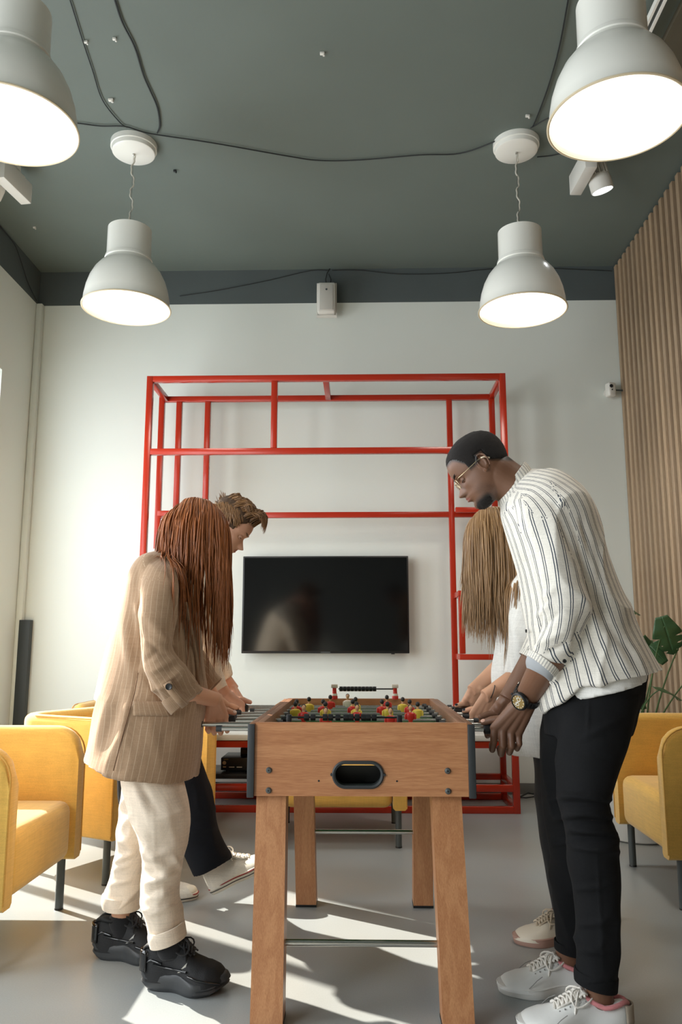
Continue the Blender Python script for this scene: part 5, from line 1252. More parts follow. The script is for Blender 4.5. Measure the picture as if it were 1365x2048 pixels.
# shoes and socks
M_bk = mat('black_knit', (20, 21, 23), .7, var=.15, vscale=40, bump=.5, bscale=300); M_bks = mat('black_sole_rubber', (58, 60, 62), .5, var=.12, vscale=12, bump=.2, bscale=120)
M_bkg = mat('black_patent', (18, 19, 22), .12, coat=.5); M_lacek = fabric('black_lace', (26, 26, 28), .8)
sh1 = shoe(p1, (-.682, 2.675, 0), (1, -.08, 0), .268, .118, M_bk, M_bks, M_lacek, 'chunky', m_acc=M_bkg, sole_h=.044, label='black chunky trainer')
sh2 = shoe(p1, (-.912, 2.91, 0), (1, -.05, 0), .268, .118, M_bk, M_bks, M_lacek, 'chunky', m_acc=M_bkg, sole_h=.044, label='black chunky trainer')
M_sock = fabric('black_sock', (24, 25, 28), .9)
add('sock', raw_mesh('sock', *fuse([Tube([S(308, 1868, 362, 1850, 2.66, .035), S(314, 1888, 364, 1876, 2.66, .036), S(314, 1904, 366, 1896, 2.66, .034), S(318, 1918, 366, 1912, 2.66, .028)]).geo()], .004, 3), M_sock), p1, world=True)
add('sock', raw_mesh('sock', *fuse([Tube([S(221, 1829, 262, 1831, 2.90, .034), S(218, 1846, 264, 1848, 2.90, .035), S(222, 1864, 268, 1868, 2.90, .032), S(226, 1878, 266, 1880, 2.90, .026)]).geo()], .004, 3), M_sock), p1, world=True)
# hands on the handles of rods 3 and 5
h1 = (-.512, RY[2], RZ); w1 = P3(430, 1399, 2.835); g1a, MC, th, _ = grip_hand(h1, 1, -1, w1, 1.04, thumb_up=.004)
h2 = (-.540, RY[4], RZ); w2 = P3(428, 1394, 3.16); g2a, MC2, th2, _ = grip_hand(h2, 1, 1, w2, .98)
arm1 = g1a+[forearm(P3(345, 1378, 2.60), w1, .026, .036)]; arm2 = g2a+[forearm(P3(395, 1350, 3.02), w2, .026, .034)]
skcoarse = [t.geo() for t in (Tube(torso1[:8], scale=.78), Tube(sl1[:5], scale=.7), Tube(sr1[:4], scale=.7), Tube(hips1, scale=.85), Tube(ln1, scale=.80), Tube(lf1, scale=.80))]+[
    Tube([S(312, 1850, 360, 1840, 2.67, .034), S(318, 1890, 358, 1880, 2.665, .028), S(320, 1925, 354, 1925, 2.665, .024), S(320, 1940, 354, 1940, 2.665, .022)]).geo(), Tube([S(222, 1790, 268, 1795, 2.90, .036), S(223, 1826, 262, 1830, 2.90, .032), S(226, 1870, 262, 1875, 2.90, .024)]).geo(),
    capsule((-.62, 2.67, .06), (-.50, 2.665, .045), .024, .020), capsule((-.84, 2.91, .06), (-.72, 2.905, .045), .024, .020)]
bd1 = body_mesh(p1, [hd1.geos()+[hd1.neck(P3(335, 1130, 2.78), .056, .046)], arm1, arm2], skcoarse, sk1, lips=(hd1, mat('lips_rose', (178, 96, 88), .4)))
hd1.eyes(p1, (90, 110, 80), .95, -.7, sk1, mat('brow_auburn', (110, 66, 44), .8), M_lash)
M_nail = mat('pale_nail', (236, 206, 190), .2)
nail(th[1], th[0], (0, -.75, .65), 1.1, M_nail, p1)
add('hair_tie', G().tube([(lambda a: tuple(w2+np.array([-.020, 0, .010])+np.array([.010*math.sin(a)*.6, .026*math.cos(a), .027*math.sin(a)])))(a) for a in np.linspace(0, 2*PI, 24)], .0028, 8).mesh('hair_tie', M_blackp), p1, world=True)
# hair
def ellcol(hd, grow=0.0):
    return (hd.w([[-.045, 0, .54]])[0], hd.R, np.array([.445+grow, .355+grow, .50+grow])*hd.H)
def capcol(a, b, r, stretch=1.0):
    a, b = np.array(a), np.array(b); z = (b-a)/np.linalg.norm(b-a); x = np.cross(z, [0, 1.0, 0]); x /= np.linalg.norm(x); y = np.cross(z, x)
    return ((a+b)/2, np.stack([x, y, z], 1), np.array([r, r*stretch, np.linalg.norm(b-a)/2+r]))
def long_fn(x, y, z): return z-.74 if x > .22 else (z-.60 if x > .05 else z-.30)
def long_hair(hd, n, length, seed, cols, taper=.35, step=.0125, grow=.012, lens=None, gmix=.30):
    """locks rooted along a middle parting and over the lower scalp, combed down the skull, then hanging"""
    c0, R0, r0 = ellcol(hd, grow); rr = np.random.default_rng(seed); paths = []; G_ = np.array([0, 0, -1.0])
    k = 0
    while len(paths) < n and k < n*20:
        k += 1
        if rr.random() < .60:
            t = rr.uniform(-.9, .82); p = np.array([-.045+.44*math.sin(t), rr.normal()*.018, .54+.49*math.cos(t)]); lay = 1+.06*rr.random()
        else:
            d = rr.normal(size=3); d /= np.linalg.norm(d); p = np.array([-.045, 0, .54])+d*np.array([.43, .34, .48]); lay = 1+.03*rr.random()
            if long_fn(*p) <= 0: continue
        side = 1 if p[1] > 0 else -1; base = hd.w([p])[0]
        l = (base-c0) @ R0; nrm = (l/r0**2) @ R0.T; nrm /= np.linalg.norm(nrm)
        d = hd.R @ np.array([-.30+.12*rr.normal(), side*1.0, .0])*.8+G_*.45; d -= nrm*(d @ nrm); d /= np.linalg.norm(d)
        C_ = [(c0, R0, r0*lay)]+[(c, R_, rad*(1+.25*(lay-1))) for c, R_, rad in cols]
        kc = rr.integers(0, 46); L = length*(1-taper*rr.random()**1.6)*(1-.20*((kc*0.618034) % 1)**1.5)
        if lens is not None: L *= lens(p, rr)
        q = drape(base, d, C_, int(L/step), step, gmix)
        ph = rr.uniform(0, 6.28); t = np.linspace(0, 1, len(q)); cl = kc/46*6.28*5; amp = t**2.2
        q[:, 0] += .0035*np.sin(ph+t*5)*t+.013*math.sin(cl*3)*amp+.006*np.sin(t*5+cl)*t; q[:, 1] += .004*np.cos(ph*1.3+t*4)*t+.014*math.cos(cl)*amp
        paths.append(q)
    return paths
M_auburn = hair_mat('auburn_hair', (92, 48, 22), (192, 118, 66)); M_lightbrown = hair_mat('light_brown_hair', (104, 76, 48), (190, 152, 108))
torc = capcol(P3(340, 1170, 2.78), P3(310, 1400, 2.78), .135, 1.42)
shc = capcol(P3(318, 1163, 2.60), P3(318, 1163, 2.95), .092)
paths = long_hair(hd1, 2100, .53, 11, [torc, shc], lens=lambda p, rr: .50+.50*min(1, max(0, (p[0]+.30)/.42)))
def long_fn_v(x, y, z): return np.where(x > .22, z-.74, np.where(x > .05, z-.60, z-.30))
cap1 = hd1.patch(long_fn_v, .006, mat('auburn_under', (96, 48, 22), .55), 'hair', p1, thick=.004, rough=.002, label='long straight auburn hair')
strands(paths, .0024, M_auburn, 'hair_locks', cap1, 4, 5)

# ================================================================== MAN IN THE STRIPED SHIRT
p2 = thing('person', (.62, 2.55, 0), 'tall man with glasses in a striped white shirt and black jeans', 'person', 'people playing table football')
sk2 = skinmat('skin_deep', (116, 82, 62), .12)
hd2 = Head(P3(957, 1018, 2.55), .226, 37, -1, yaw=-7, full=1)
M_stripe = cloth_stripes('striped_cotton', (226, 222, 212), (52, 62, 76), [36, 14, 14], .085, pair=.22)
M_tee = fabric('white_jersey', (228, 228, 224), .9, 700, .15, .02, .2, big=.15)
torso2 = [S(1006, 1008, 1052, 942, 2.55, .066), S(1006, 1030, 1108, 950, 2.55, .155, .9), S(1018, 1075, 1162, 992, 2.55, .205, .9), S(1034, 1132, 1196, 1070, 2.55, .215), S(1047, 1190, 1222, 1148, 2.55, .21), S(1056, 1250, 1251, 1218, 2.55, .205),
          S(1064, 1308, 1284, 1280, 2.55, .205), S(1072, 1346, 1310, 1322, 2.55, .205), S(1082, 1376, 1322, 1338, 2.55, .206)]
sn2 = [S(1030, 1000, 1120, 985, 2.44, .060), S(1036, 1045, 1146, 1035, 2.40, .074), S(1060, 1110, 1162, 1105, 2.365, .073), S(1075, 1170, 1170, 1172, 2.35, .070), S(1082, 1225, 1171, 1238, 2.35, .067), S(1074, 1275, 1156, 1300, 2.375, .060), S(1058, 1312, 1112, 1350, 2.43, .052)]
sf2 = [S(1030, 1005, 1120, 990, 2.68, .06), S(1040, 1080, 1140, 1080, 2.74, .07), S(1060, 1180, 1150, 1185, 2.78, .065), S(1062, 1250, 1140, 1280, 2.80, .058), S(1042, 1300, 1096, 1334, 2.80, .048)]
T2 = [Tube(torso2), Tube(sn2), Tube(sf2)]
def hem2(V, N):
    P = pxv(V); m = np.clip((1165-P[:, 0])/75, 0, 1)*np.clip((P[:, 1]-1335)/40, 0, 1); V = V.copy(); V[:, 2] -= m*.070; return V
sh = garment('striped_shirt', T2, M_stripe, p2, .0056, 2, (.0088, 7), [
    (1075, 1235, 1105, 1205, .010, 7), (1080, 1262, 1120, 1225, -.008, 7), (1085, 1205, 1110, 1175, .008, 8), (1070, 1290, 1130, 1262, .007, 8), (1090, 1310, 1140, 1285, -.006, 7),
    (1110, 1010, 1160, 1130, -.009, 9), (1150, 1045, 1195, 1170, .010, 10), (1165, 1040, 1180, 1140, -.006, 8), (1168, 1180, 1200, 1280, .010, 12), (1190, 1160, 1230, 1300, -.008, 12), (1210, 1260, 1260, 1340, .009, 12), (1180, 1270, 1215, 1345, -.008, 11), (1240, 1260, 1290, 1335, .007, 10),
    (1020, 1040, 1045, 1130, .006, 8), (1030, 1000, 1050, 1060, -.006, 6), (1060, 1100, 1090, 1200, .005, 12), (1160, 1240, 1150, 1330, -.010, 9)], 21, uvw=.0035, stretch=(1, 1, .5), post=hem2)
cuff([S(1006, 1022, 1066, 950, 2.55, .082), S(1000, 1006, 1056, 932, 2.55, .072), S(997, 992, 1048, 925, 2.55, .068)], M_stripe, sh, 'collar', .004)
M_blue = mat('cuff_lining', (164, 168, 172), .85, var=.08, vscale=20)
cuff([S(1061, 1300, 1118, 1342, 2.42, .055), S(1055, 1312, 1108, 1356, 2.43, .054)], M_stripe, sh, 'sleeve_cuff', .004)
cuff([S(1059, 1306, 1110, 1350, 2.425, .050), S(1054, 1322, 1100, 1362, 2.44, .047), S(1056, 1336, 1092, 1356, 2.45, .043)], M_blue, sh, 'cuff_lining', .003, label='pale blue inner side of the rolled cuff')
cuff([S(1046, 1296, 1098, 1328, 2.80, .052), S(1040, 1306, 1090, 1340, 2.80, .050)], M_stripe, sh, 'sleeve_cuff', .004)
g = G()
for (u, v) in ((1022, 1040), (1037, 1100), (1054, 1262)):
    q = P3(u-1, v, 2.50); g.lathe([(0, -.002), (.005, -.002), (.0055, .002), (0, .002)], tuple(q), 14, axis='x')
    add('shirt_button', g.mesh('button', M_blackp), sh, world=True); g = G()
q = surf_pt(T2, 1128, 1322, 1, .012); add('shirt_button', G().lathe([(0, -.002), (.005, -.003), (.006, .002), (0, .002)], tuple(q), 14, axis='y').mesh('button', M_blackp), sh, world=True)
tee = garment('undershirt', [Tube([S(1098, 1330, 1285, 1300, 2.55, .17), S(1104, 1375, 1286, 1335, 2.55, .182), S(1112, 1400, 1286, 1356, 2.55, .188)])], M_tee, p2, .007, 3, (.003, 9), (), 5, 'white undershirt hem')
M_jean = fabric('black_denim', (17, 18, 20), .9, 900, .3, .15, 0)
hips2 = [S(1096, 1375, 1288, 1345, 2.55, .165), S(1092, 1420, 1278, 1405, 2.55, .16), S(1092, 1470, 1262, 1470, 2.55, .15)]
ln2 = [S(1112, 1400, 1282, 1390, 2.49, .105), S(1116, 1460, 1264, 1470, 2.47, .10), S(1118, 1540, 1240, 1545, 2.45, .090), S(1122, 1605, 1222, 1608, 2.43, .078), S(1134, 1665, 1231, 1662, 2.42, .072), S(1143, 1735, 1243, 1740, 2.42, .070), S(1150, 1810, 1243, 1815, 2.42, .064), S(1153, 1890, 1238, 1895, 2.42, .056), S(1152, 1950, 1234, 1968, 2.42, .054)]
lf2 = [S(1092, 1410, 1230, 1410, 2.64, .10), S(1087, 1470, 1200, 1475, 2.65, .098), S(1083, 1540, 1182, 1545, 2.66, .088), S(1083, 1605, 1170, 1610, 2.66, .076), S(1094, 1675, 1176, 1680, 2.67, .070), S(1105, 1750, 1184, 1755, 2.68, .066), S(1110, 1830, 1182, 1835, 2.68, .058), S(1113, 1890, 1172, 1900, 2.68, .052)]
T2b = [Tube(hips2), Tube(ln2), Tube(lf2)]
kf = [(1125+q*3, 1590+q*17, 1225+q*2, 1596+q*17+6*(-1)**q, .013*(-1)**(q % 2), 6) for q in range(7)]
tr2 = garment('jeans', T2b, M_jean, p2, .0056, 3, (.0075, 8), kf+[(1180, 1380, 1176, 1470, .003, 3), (1160, 1480, 1240, 1440, .005, 8), (1150, 1500, 1225, 1520, -.004, 7), (1195, 1700, 1208, 1950, .003, 3), (1090, 1600, 1160, 1590, .010, 6), (1090, 1640, 1165, 1632, .010, 6), (1100, 1690, 1160, 1680, .009, 6), (1140, 1780, 1230, 1770, .006, 7), (1150, 1850, 1235, 1842, .006, 7), (1150, 1900, 1230, 1908, .005, 6)], 31)
cuff([S(1152, 1936, 1235, 1952, 2.42, .057), S(1151, 1948, 1234, 1966, 2.42, .058), S(1152, 1962, 1233, 1981, 2.42, .057)], M_jean, tr2, 'trouser_cuff', .005)
cuff([S(1111, 1880, 1173, 1888, 2.68, .054), S(1112, 1898, 1172, 1908, 2.68, .054)], M_jean, tr2, 'trouser_cuff', .005)
M_wl = mat('white_leather', (226, 228, 226), .42, bump=.15, bscale=120, var=.02); M_ws = mat('white_rubber', (228, 228, 224), .5); M_wlace = fabric('white_lace', (232, 228, 220), .85)
M_pink = fabric('pink_sock', (206, 132, 134), .9); M_suede = mat('taupe_suede', (158, 146, 130), .95, var=.1, vscale=30)
shoe(p2, (.738, 2.42, 0), (-1, -.01, 0), .312, .112, M_wl, M_ws, M_wlace, 'court', m_acc=M_suede, lining=M_pink, label='white leather trainer')
shoe(p2, (.722, 2.68, 0), (-1, -.05, 0), .308, .112, M_wl, M_ws, M_wlace, 'court', m_acc=M_suede, lining=M_pink, label='white leather trainer')
h1 = (.458, RY[0]-.004, RZ-.006); w1 = P3(1052, 1398, 2.56); g1a, MC, th, fj = grip_hand(h1, -1, -1, w1, 1.17, relax=.013, drop=.004, spread=1.05)
h2 = (.468, RY[1], RZ); w2 = P3(1022, 1390, 2.78); g2a, MC2, th2, _ = grip_hand(h2, -1, 1, w2, 1.12)
arm1 = g1a+[forearm(P3(1100, 1318, 2.42), w1, .036, .048, .85)]; arm2 = g2a+[forearm(P3(1072, 1310, 2.80), w2, .033, .042)]
ank = [Tube([S(1165, 1930, 1228, 1945, 2.42, .038), S(1172, 1975, 1228, 1985, 2.42, .032), S(1174, 2000, 1228, 2004, 2.42, .028), S(1176, 2025, 1228, 2030, 2.42, .024)]).geo(), Tube([S(1112, 1880, 1168, 1890, 2.68, .038), S(1112, 1920, 1162, 1925, 2.68, .030), S(1114, 1955, 1158, 1962, 2.68, .025)]).geo(),
       capsule((.69, 2.42, .045), (.54, 2.42, .032), .026, .020), capsule((.67, 2.68, .045), (.52, 2.675, .032), .026, .020)]
skcoarse = [t.geo() for t in (Tube(torso2[:8], scale=.8), Tube(sn2[:6], scale=.72), Tube(sf2[:5], scale=.72), Tube(hips2, scale=.9), Tube(ln2, scale=.85), Tube(lf2, scale=.85))]+ank
def buzz_fn(x, y, z):
    lim = np.where(x > .16, .77-.20*np.clip((np.abs(y)-.20)/.12, 0, 1)*np.clip((.30-x)/.14, 0, 1), np.where(x > -.02, .50, np.where(x > -.12, .60, .26+.20*np.clip((x+.40)/.3, 0, 1))))
    return z-lim
def stub2(x, y, z):
    h_ = np.clip((buzz_fn(x, y, z)+.015)/.06, 0, 1); j = np.clip((.15-z-.35*np.clip(.20-x, 0, 1)+.05)/.10, 0, 1)*np.clip((x-.05)/.12, 0, 1)*np.clip((.415-x)/.06, 0, 1)*(z > -.14)
    jaw = .35*np.clip((.34-z-.45*np.clip(.16-x, 0, 1))/.12, 0, 1)*np.clip((x+.02)/.12, 0, 1)*np.clip((.33-x)/.1, 0, 1)*(z > -.1)
    mo = np.exp(-((z-.300)/.016)**2)*np.exp(-(y/.11)**4)*(x > .3)*.45
    return np.maximum(np.maximum(h_, jaw), np.maximum(j*.95, mo))
bd2 = body_mesh(p2, [hd2.geos()+[hd2.neck(P3(1036, 978, 2.55), .062, .064)], arm1, arm2], skcoarse, sk2, lips=(hd2, mat('lips_brown', (126, 78, 68), .42)), mask=(hd2, stub2))
hd2.eyes(p2, (50, 30, 20), 1.0, -.7, sk2, mat('brow_black', (30, 22, 18), .8), M_lash)
M_buzz = mat('buzz_hair', (26, 22, 20), .95, bump=1.0, bscale=420, var=.3, vscale=120)
hr2 = hd2.patch(lambda x, y, z: buzz_fn(x, y, z)-.035, .013, M_buzz, 'hair', p2, thick=.0012, rough=.003, label='very short black hair')
hd2.patch(lambda x, y, z: np.minimum(np.minimum(.105-z-.35*np.clip(.24-x, 0, 1), x-.15), .385-x), .010, M_buzz, 'beard', p2, thick=.0015, rough=.005, label='short black beard on the chin')
# glasses
M_gold = mat('gold_wire', (232, 212, 176), .2, metal=.9); gl = None
g = G()
for sg in (1, -1):
    rim = [(.405+.012*math.cos(2*a)*0-.35*(abs(.145*1+.085*math.cos(a))-.14)**2-.004, sg*(.140+.086*math.cos(a)), .484+.070*math.sin(a)) for a in np.linspace(0, 2*PI, 36)]
    g.tube(rim, .0042, 8)
    g.tube([(.375, sg*.252, .525), (.36, sg*.30, .53), (.28, sg*.335, .53), (.02, sg*.352, .555), (-.05, sg*.356, .55), (-.10, sg*.354, .53), (-.14, sg*.350, .48)], .0048, 8)
    g.tube([(.40, sg*.065, .47), (.385, sg*.05, .44)], .004, 6)
g.tube([(.402, .055, .52), (.425, .0, .535), (.402, -.055, .52)], .0055, 8)
gl = add('glasses', new_mesh('glasses', hd2.w(np.array([tuple(v) for v in g.V])), g.F, [M_gold]), p2, world=True)
M_lensg = bpy.data.materials.new('lens_glass'); M_lensg.use_nodes = True; _b = M_lensg.node_tree.nodes['Principled BSDF']; _b.inputs['Transmission Weight'].default_value = 1; _b.inputs['Roughness'].default_value = .02; _b.inputs['IOR'].default_value = 1.05; _b.inputs['Base Color'].default_value = (.95, .9, .88, 1)
for sg in (1, -1):
    rim = [(.399-.35*(abs(.145+.085*math.cos(a))-.14)**2, sg*(.140+.083*math.cos(a)), .484+.067*math.sin(a)) for a in np.linspace(0, 2*PI, 33)[:-1]]
    V = hd2.w(np.array(rim)); o = add('lens', new_mesh('lens', V, [tuple(range(32))], [M_lensg]), gl, world=True); s_ = o.modifiers.new('t', 'SOLIDIFY'); s_.thickness = .0012
    tipg = G().tube([(-.05, sg*.356, .552), (-.10, sg*.355, .535), (-.15, sg*.350, .475)], .011, 8); add('temple_tip', new_mesh('tip', hd2.w(np.array([tuple(v) for v in tipg.V])), tipg.F, [mat('clear_tip', (222, 206, 180), .3)]), gl, world=True)
# wristwatch on the near wrist
fa = P3(1100, 1318, 2.42); ax_ = (w1-fa)/np.linalg.norm(w1-fa); wc = w1-ax_*.018
outn = np.array([-.35, -.93, .18]); outn -= ax_*(outn @ ax_); outn /= np.linalg.norm(outn); sd_ = np.cross(ax_, outn)
def wfr(V): return np.array([wc+ax_*v[0]*1.24+sd_*v[1]*1.12+outn*v[2]*1.10 for v in V])
def wadd(n, g, m, p, sharp=40):
    me = g.mesh(n, m, sharp=sharp); A_ = np.array([v.co[:] for v in me.vertices]); me.vertices.foreach_set('co', wfr(A_).astype(np.float32).ravel()); me.update(); return add(n, me, p, world=True)
g = G()
for k in range(26):
    a = 2*PI*k/26; r = Matrix.Rotation(a, 3, 'X'); cy, cz = .0375*math.sin(a)*1.0, .0350*math.cos(a)
    if cz > .028: continue
    g.box((-.0105, cy-.0034, cz-.0018), (.0105, cy+.0034, cz+.0018), bev=.0008, rot=Matrix.Rotation(-a, 3, 'X'), piv=(0, cy, cz))
wt = wadd('wristwatch', g.tube([(0, .0368*math.sin(a), .0343*math.cos(a)) for a in np.linspace(0, 2*PI, 40)], .0022, 8), M_blackp, p2); wt['label'] = 'black wristwatch with a gold dial'
wadd('case', G().lathe([(0, .030), (.021, .030), (.0245, .033), (.0255, .040), (.0235, .0445), (.0205, .0462), (.0195, .0435), (0, .0435)], seg=40).box((-.0235, -.012, .032), (.0235, .012, .041), bev=.003).lathe([(0, .0), (.003, .0), (.003, .004), (0, .004)], (0, .0265, .038), 10, axis='y'), M_blackp, wt)
wadd('dial', G().lathe([(0, .0440), (.0190, .0440), (.0190, .0436), (0, .0436)], seg=40), mat('gold_dial', (214, 184, 120), .25, metal=.6), wt)
g = G().lathe([(.004, .0443), (.0055, .0446), (.006, .0443)], (.007, 0, 0), 20).lathe([(.004, .0443), (.0055, .0446), (.006, .0443)], (-.007, .003, 0), 20)
for k in range(12):
    a = 2*PI*k/12; g.box((.0150, -.0008, .0441), (.0182, .0008, .0448), rot=Matrix.Rotation(a, 3, 'Z'), piv=(0, 0, .0445))
g.box((-.001, 0, .0446), (.001, .013, .0452), rot=Matrix.Rotation(.6, 3, 'Z'), piv=(0, 0, .045)).box((-.0008, 0, .0446), (.0008, .0165, .0451), rot=Matrix.Rotation(-1.3, 3, 'Z'), piv=(0, 0, .045))
wadd('markers', g, M_whitep, wt)
# ring and thumbnail
nail(th[1], th[0], (0, -.7, .7), 1.2, mat('nail_pink', (214, 170, 150), .25), p2)
add('bracelet', G().tube([tuple(w2+np.array([.016, 0, .022])+np.array([.012*math.sin(a), .034*math.cos(a), .032*math.sin(a)])) for a in np.linspace(0, 2*PI, 30)], .0022, 6).mesh('bracelet', M_steel), p2, world=True)

# ================================================================== MAN WITH THE QUIFF (behind the woman in beige)
p3 = thing('person', (-.80, 3.45, 0), 'young man with swept brown quiff in a cream shirt behind the woman', 'person', 'people playing table football')
sk3 = skinmat('skin_light', (212, 164, 138))
hd3 = Head(P3(457.5, 1118, 3.4), .232, 39, 1, yaw=3)
M_shirt3 = fabric('cream_shirt', (228, 216, 196), .9, 700, .15, .03, .2)
torso3 = [S(392, 1078, 428, 1108, 3.40, .062), S(330, 1092, 425, 1150, 3.40, .17, .9), S(292, 1125, 418, 1195, 3.40, .205), S(262, 1180, 408, 1250, 3.40, .205), S(236, 1245, 395, 1310, 3.40, .20), S(215, 1310, 385, 1360, 3.40, .20), S(202, 1365, 380, 1405, 3.40, .205), S(194, 1396, 378, 1440, 3.40, .21)]
sn3 = [S(362, 1112, 398, 1124, 3.29, .04), S(352, 1130, 414, 1146, 3.24, .058), S(366, 1170, 428, 1175, 3.21, .066), S(382, 1235, 436, 1230, 3.20, .062), S(384, 1290, 436, 1275, 3.21, .058), S(396, 1340, 442, 1320, 3.26, .052), S(418, 1384, 450, 1364, 3.33, .044)]
sf3 = [S(350, 1120, 415, 1140, 3.56, .06), S(372, 1180, 430, 1180, 3.62, .066), S(388, 1250, 438, 1240, 3.63, .06), S(405, 1310, 448, 1290, 3.63, .052), S(438, 1370, 466, 1350, 3.63, .042)]
T3 = [Tube(torso3), Tube(sn3), Tube(sf3)]
st3 = garment('shirt', T3, M_shirt3, p3, .0075, 4, (.005, 8), [(400, 1300, 430, 1290, .008, 7), (402, 1330, 440, 1318, .007, 6), (410, 1356, 444, 1342, .006, 6)], 41)
cuff([S(411, 1374, 446, 1352, 3.31, .050), S(422, 1392, 454, 1371, 3.345, .048)], M_shirt3, st3, 'sleeve_cuff', .004)
cuff([S(392, 1090, 424, 1122, 3.40, .068), S(402, 1076, 436, 1110, 3.40, .064)], M_shirt3, st3, 'collar', .004)
M_navy = fabric('navy_twill', (20, 23, 30), .9, 800, .3, .12, 0)
hips3 = [S(208, 1370, 382, 1410, 3.40, .165), S(232, 1430, 392, 1450, 3.42, .16), S(262, 1490, 400, 1495, 3.44, .15)]
ln3 = [S(262, 1440, 396, 1450, 3.34, .10), S(296, 1520, 402, 1515, 3.34, .096), S(326, 1590, 422, 1580, 3.36, .086), S(346, 1650, 434, 1640, 3.40, .080), S(366, 1700, 448, 1682, 3.44, .078), S(388, 1752, 464, 1716, 3.47, .078)]
lf3 = [S(240, 1440, 370, 1450, 3.55, .10), S(236, 1530, 350, 1530, 3.56, .092), S(240, 1610, 330, 1610, 3.56, .082), S(238, 1690, 318, 1690, 3.56, .076), S(236, 1750, 308, 1750, 3.56, .072), S(238, 1788, 302, 1792, 3.56, .070)]
T3b = [Tube(hips3), Tube(ln3), Tube(lf3)]
tr3 = garment('trousers', T3b, M_navy, p3, .0075, 4, (.005, 7), [(400, 1560, 425, 1640, .006, 8), (380, 1660, 440, 1650, .006, 8), (390, 1690, 450, 1690, -.005, 7)], 45)
M_canvas = fabric('white_canvas', (222, 218, 206), .9, 800, .3, .04, .1); M_cr = mat('off_white_rubber', (222, 214, 196), .55, var=.04)
M_st_r = mat('stripe_red', (150, 44, 36), .5); M_st_b = mat('stripe_black', (30, 30, 34), .5)
hl = W(418, 1792, 3.50)
shoe(p3, (hl.x+.012, 3.50, hl.z+.004), (1, .02, 0), .30, .108, M_canvas, M_cr, M_wlace, 'canvas', tilt=math.radians(27), m_acc=(M_st_r, M_st_b), label='white canvas high-top shoe, toe raised')
shoe(p3, (-.985, 3.56, 0), (1, -.05, 0), .30, .108, M_canvas, M_cr, M_wlace, 'canvas', m_acc=(M_st_r, M_st_b), label='white canvas high-top shoe flat on the floor')
h1 = (-.535, RY[6], RZ); w1 = P3(446, 1384, 3.42); g1a, MC, th, _ = grip_hand(h1, 1, -1, w1, 1.12)
h2 = (-.550, RY[7]+.004, RZ+.002); w2 = P3(462, 1374, 3.66); g2a, MC2, th2, _ = grip_hand(h2, 1, 1, w2, 1.0)
ank = [Tube([S(380, 1690, 436, 1672, 3.45, .040), S(394, 1722, 432, 1708, 3.48, .030), S(408, 1750, 434, 1740, 3.50, .024)]).geo(), Tube([S(245, 1780, 292, 1785, 3.56, .038), S(240, 1820, 296, 1826, 3.56, .036)]).geo()]
skcoarse = [t.geo() for t in (Tube(torso3, scale=.8), Tube(sn3, scale=.72), Tube(sf3, scale=.72), Tube(hips3, scale=.9), Tube(ln3, scale=.78), Tube(lf3, scale=.78))]+ank
bd3 = body_mesh(p3, [hd3.geos()+[hd3.neck(P3(398, 1096, 3.4), .062, .056)], g1a+[forearm(P3(420, 1345, 3.28), w1, .031, .040)], g2a+[forearm(P3(430, 1335, 3.63), w2, .030, .036)]], skcoarse, sk3, lips=(hd3, mat('lips_pink', (180, 112, 100), .42)), finer=.003)
hd3.eyes(p3, (80, 84, 76), .93, -.6, sk3, mat('brow_brown', (92, 64, 42), .8), M_lash)
def side_fn(x, y, z): return z-np.where(x > .16, .80-.16*np.clip((np.abs(y)-.20)/.12, 0, 1), np.where(x > .0, .50, np.where(x > -.12, .62, .30)))
M_hair3 = hair_mat('brown_hair', (66, 44, 26), (158, 116, 72))
hr3 = hd3.patch(side_fn, lambda x, y, z: .018+.055*np.clip((z-.78)/.15, 0, 1)*np.clip(1.3-np.abs(y)/.25, 0, 1), mat('brown_under', (70, 50, 32), .8, bump=.8, bscale=300), 'hair', p3, thick=.004, rough=.008, label='brown hair swept up into a quiff')
rr = np.random.default_rng(3); pths = []
while len(pths) < 1700:
    # rooted on the top of the skull, lifted and swept forward into a wavy quiff
    x = rr.uniform(-.46, .35); y = rr.uniform(-.30, .30); q = 1-((x+.045)/.425)**2-(y/.335)**2
    if q < .02: continue
    zt = .54+.47*math.sqrt(q)
    if zt < .70: continue
    t = np.linspace(0, 1, 14); cid = math.floor((x+.46)*9)*7+math.floor((y+.30)*11); ph = (cid*2.399) % 6.28; lay = rr.uniform(0, 1)
    ln = .20+.10*rr.random()+.07*math.sin(ph)+.12*max(0, min(1, (x+.1)/.4))*0
    X = x+ln*(t**1.15)*(1.0 if x < .1 else .75)+.018*np.sin(t*6+ph)*t
    ztop = 1.115+.030*np.sin(X*17+ph*.5)-.32*np.clip(np.abs(y)-.10, 0, 1)**1.3*2.0-.55*np.clip(-.25-X, 0, 1)-.9*np.clip(X-.40, 0, 1)
    Z_ = zt+(ztop-.09*lay-zt)*np.sin(np.minimum(t*2.0, PI/2))-.07*np.clip(t-.7, 0, 1)*(1+math.sin(ph))*1.2
    Yv = y*(1+.12*t)+.030*math.sin(ph*1.7)*t+.012*np.sin(t*8+ph); pths.append(hd3.w(np.stack([X, Yv, Z_], 1)))
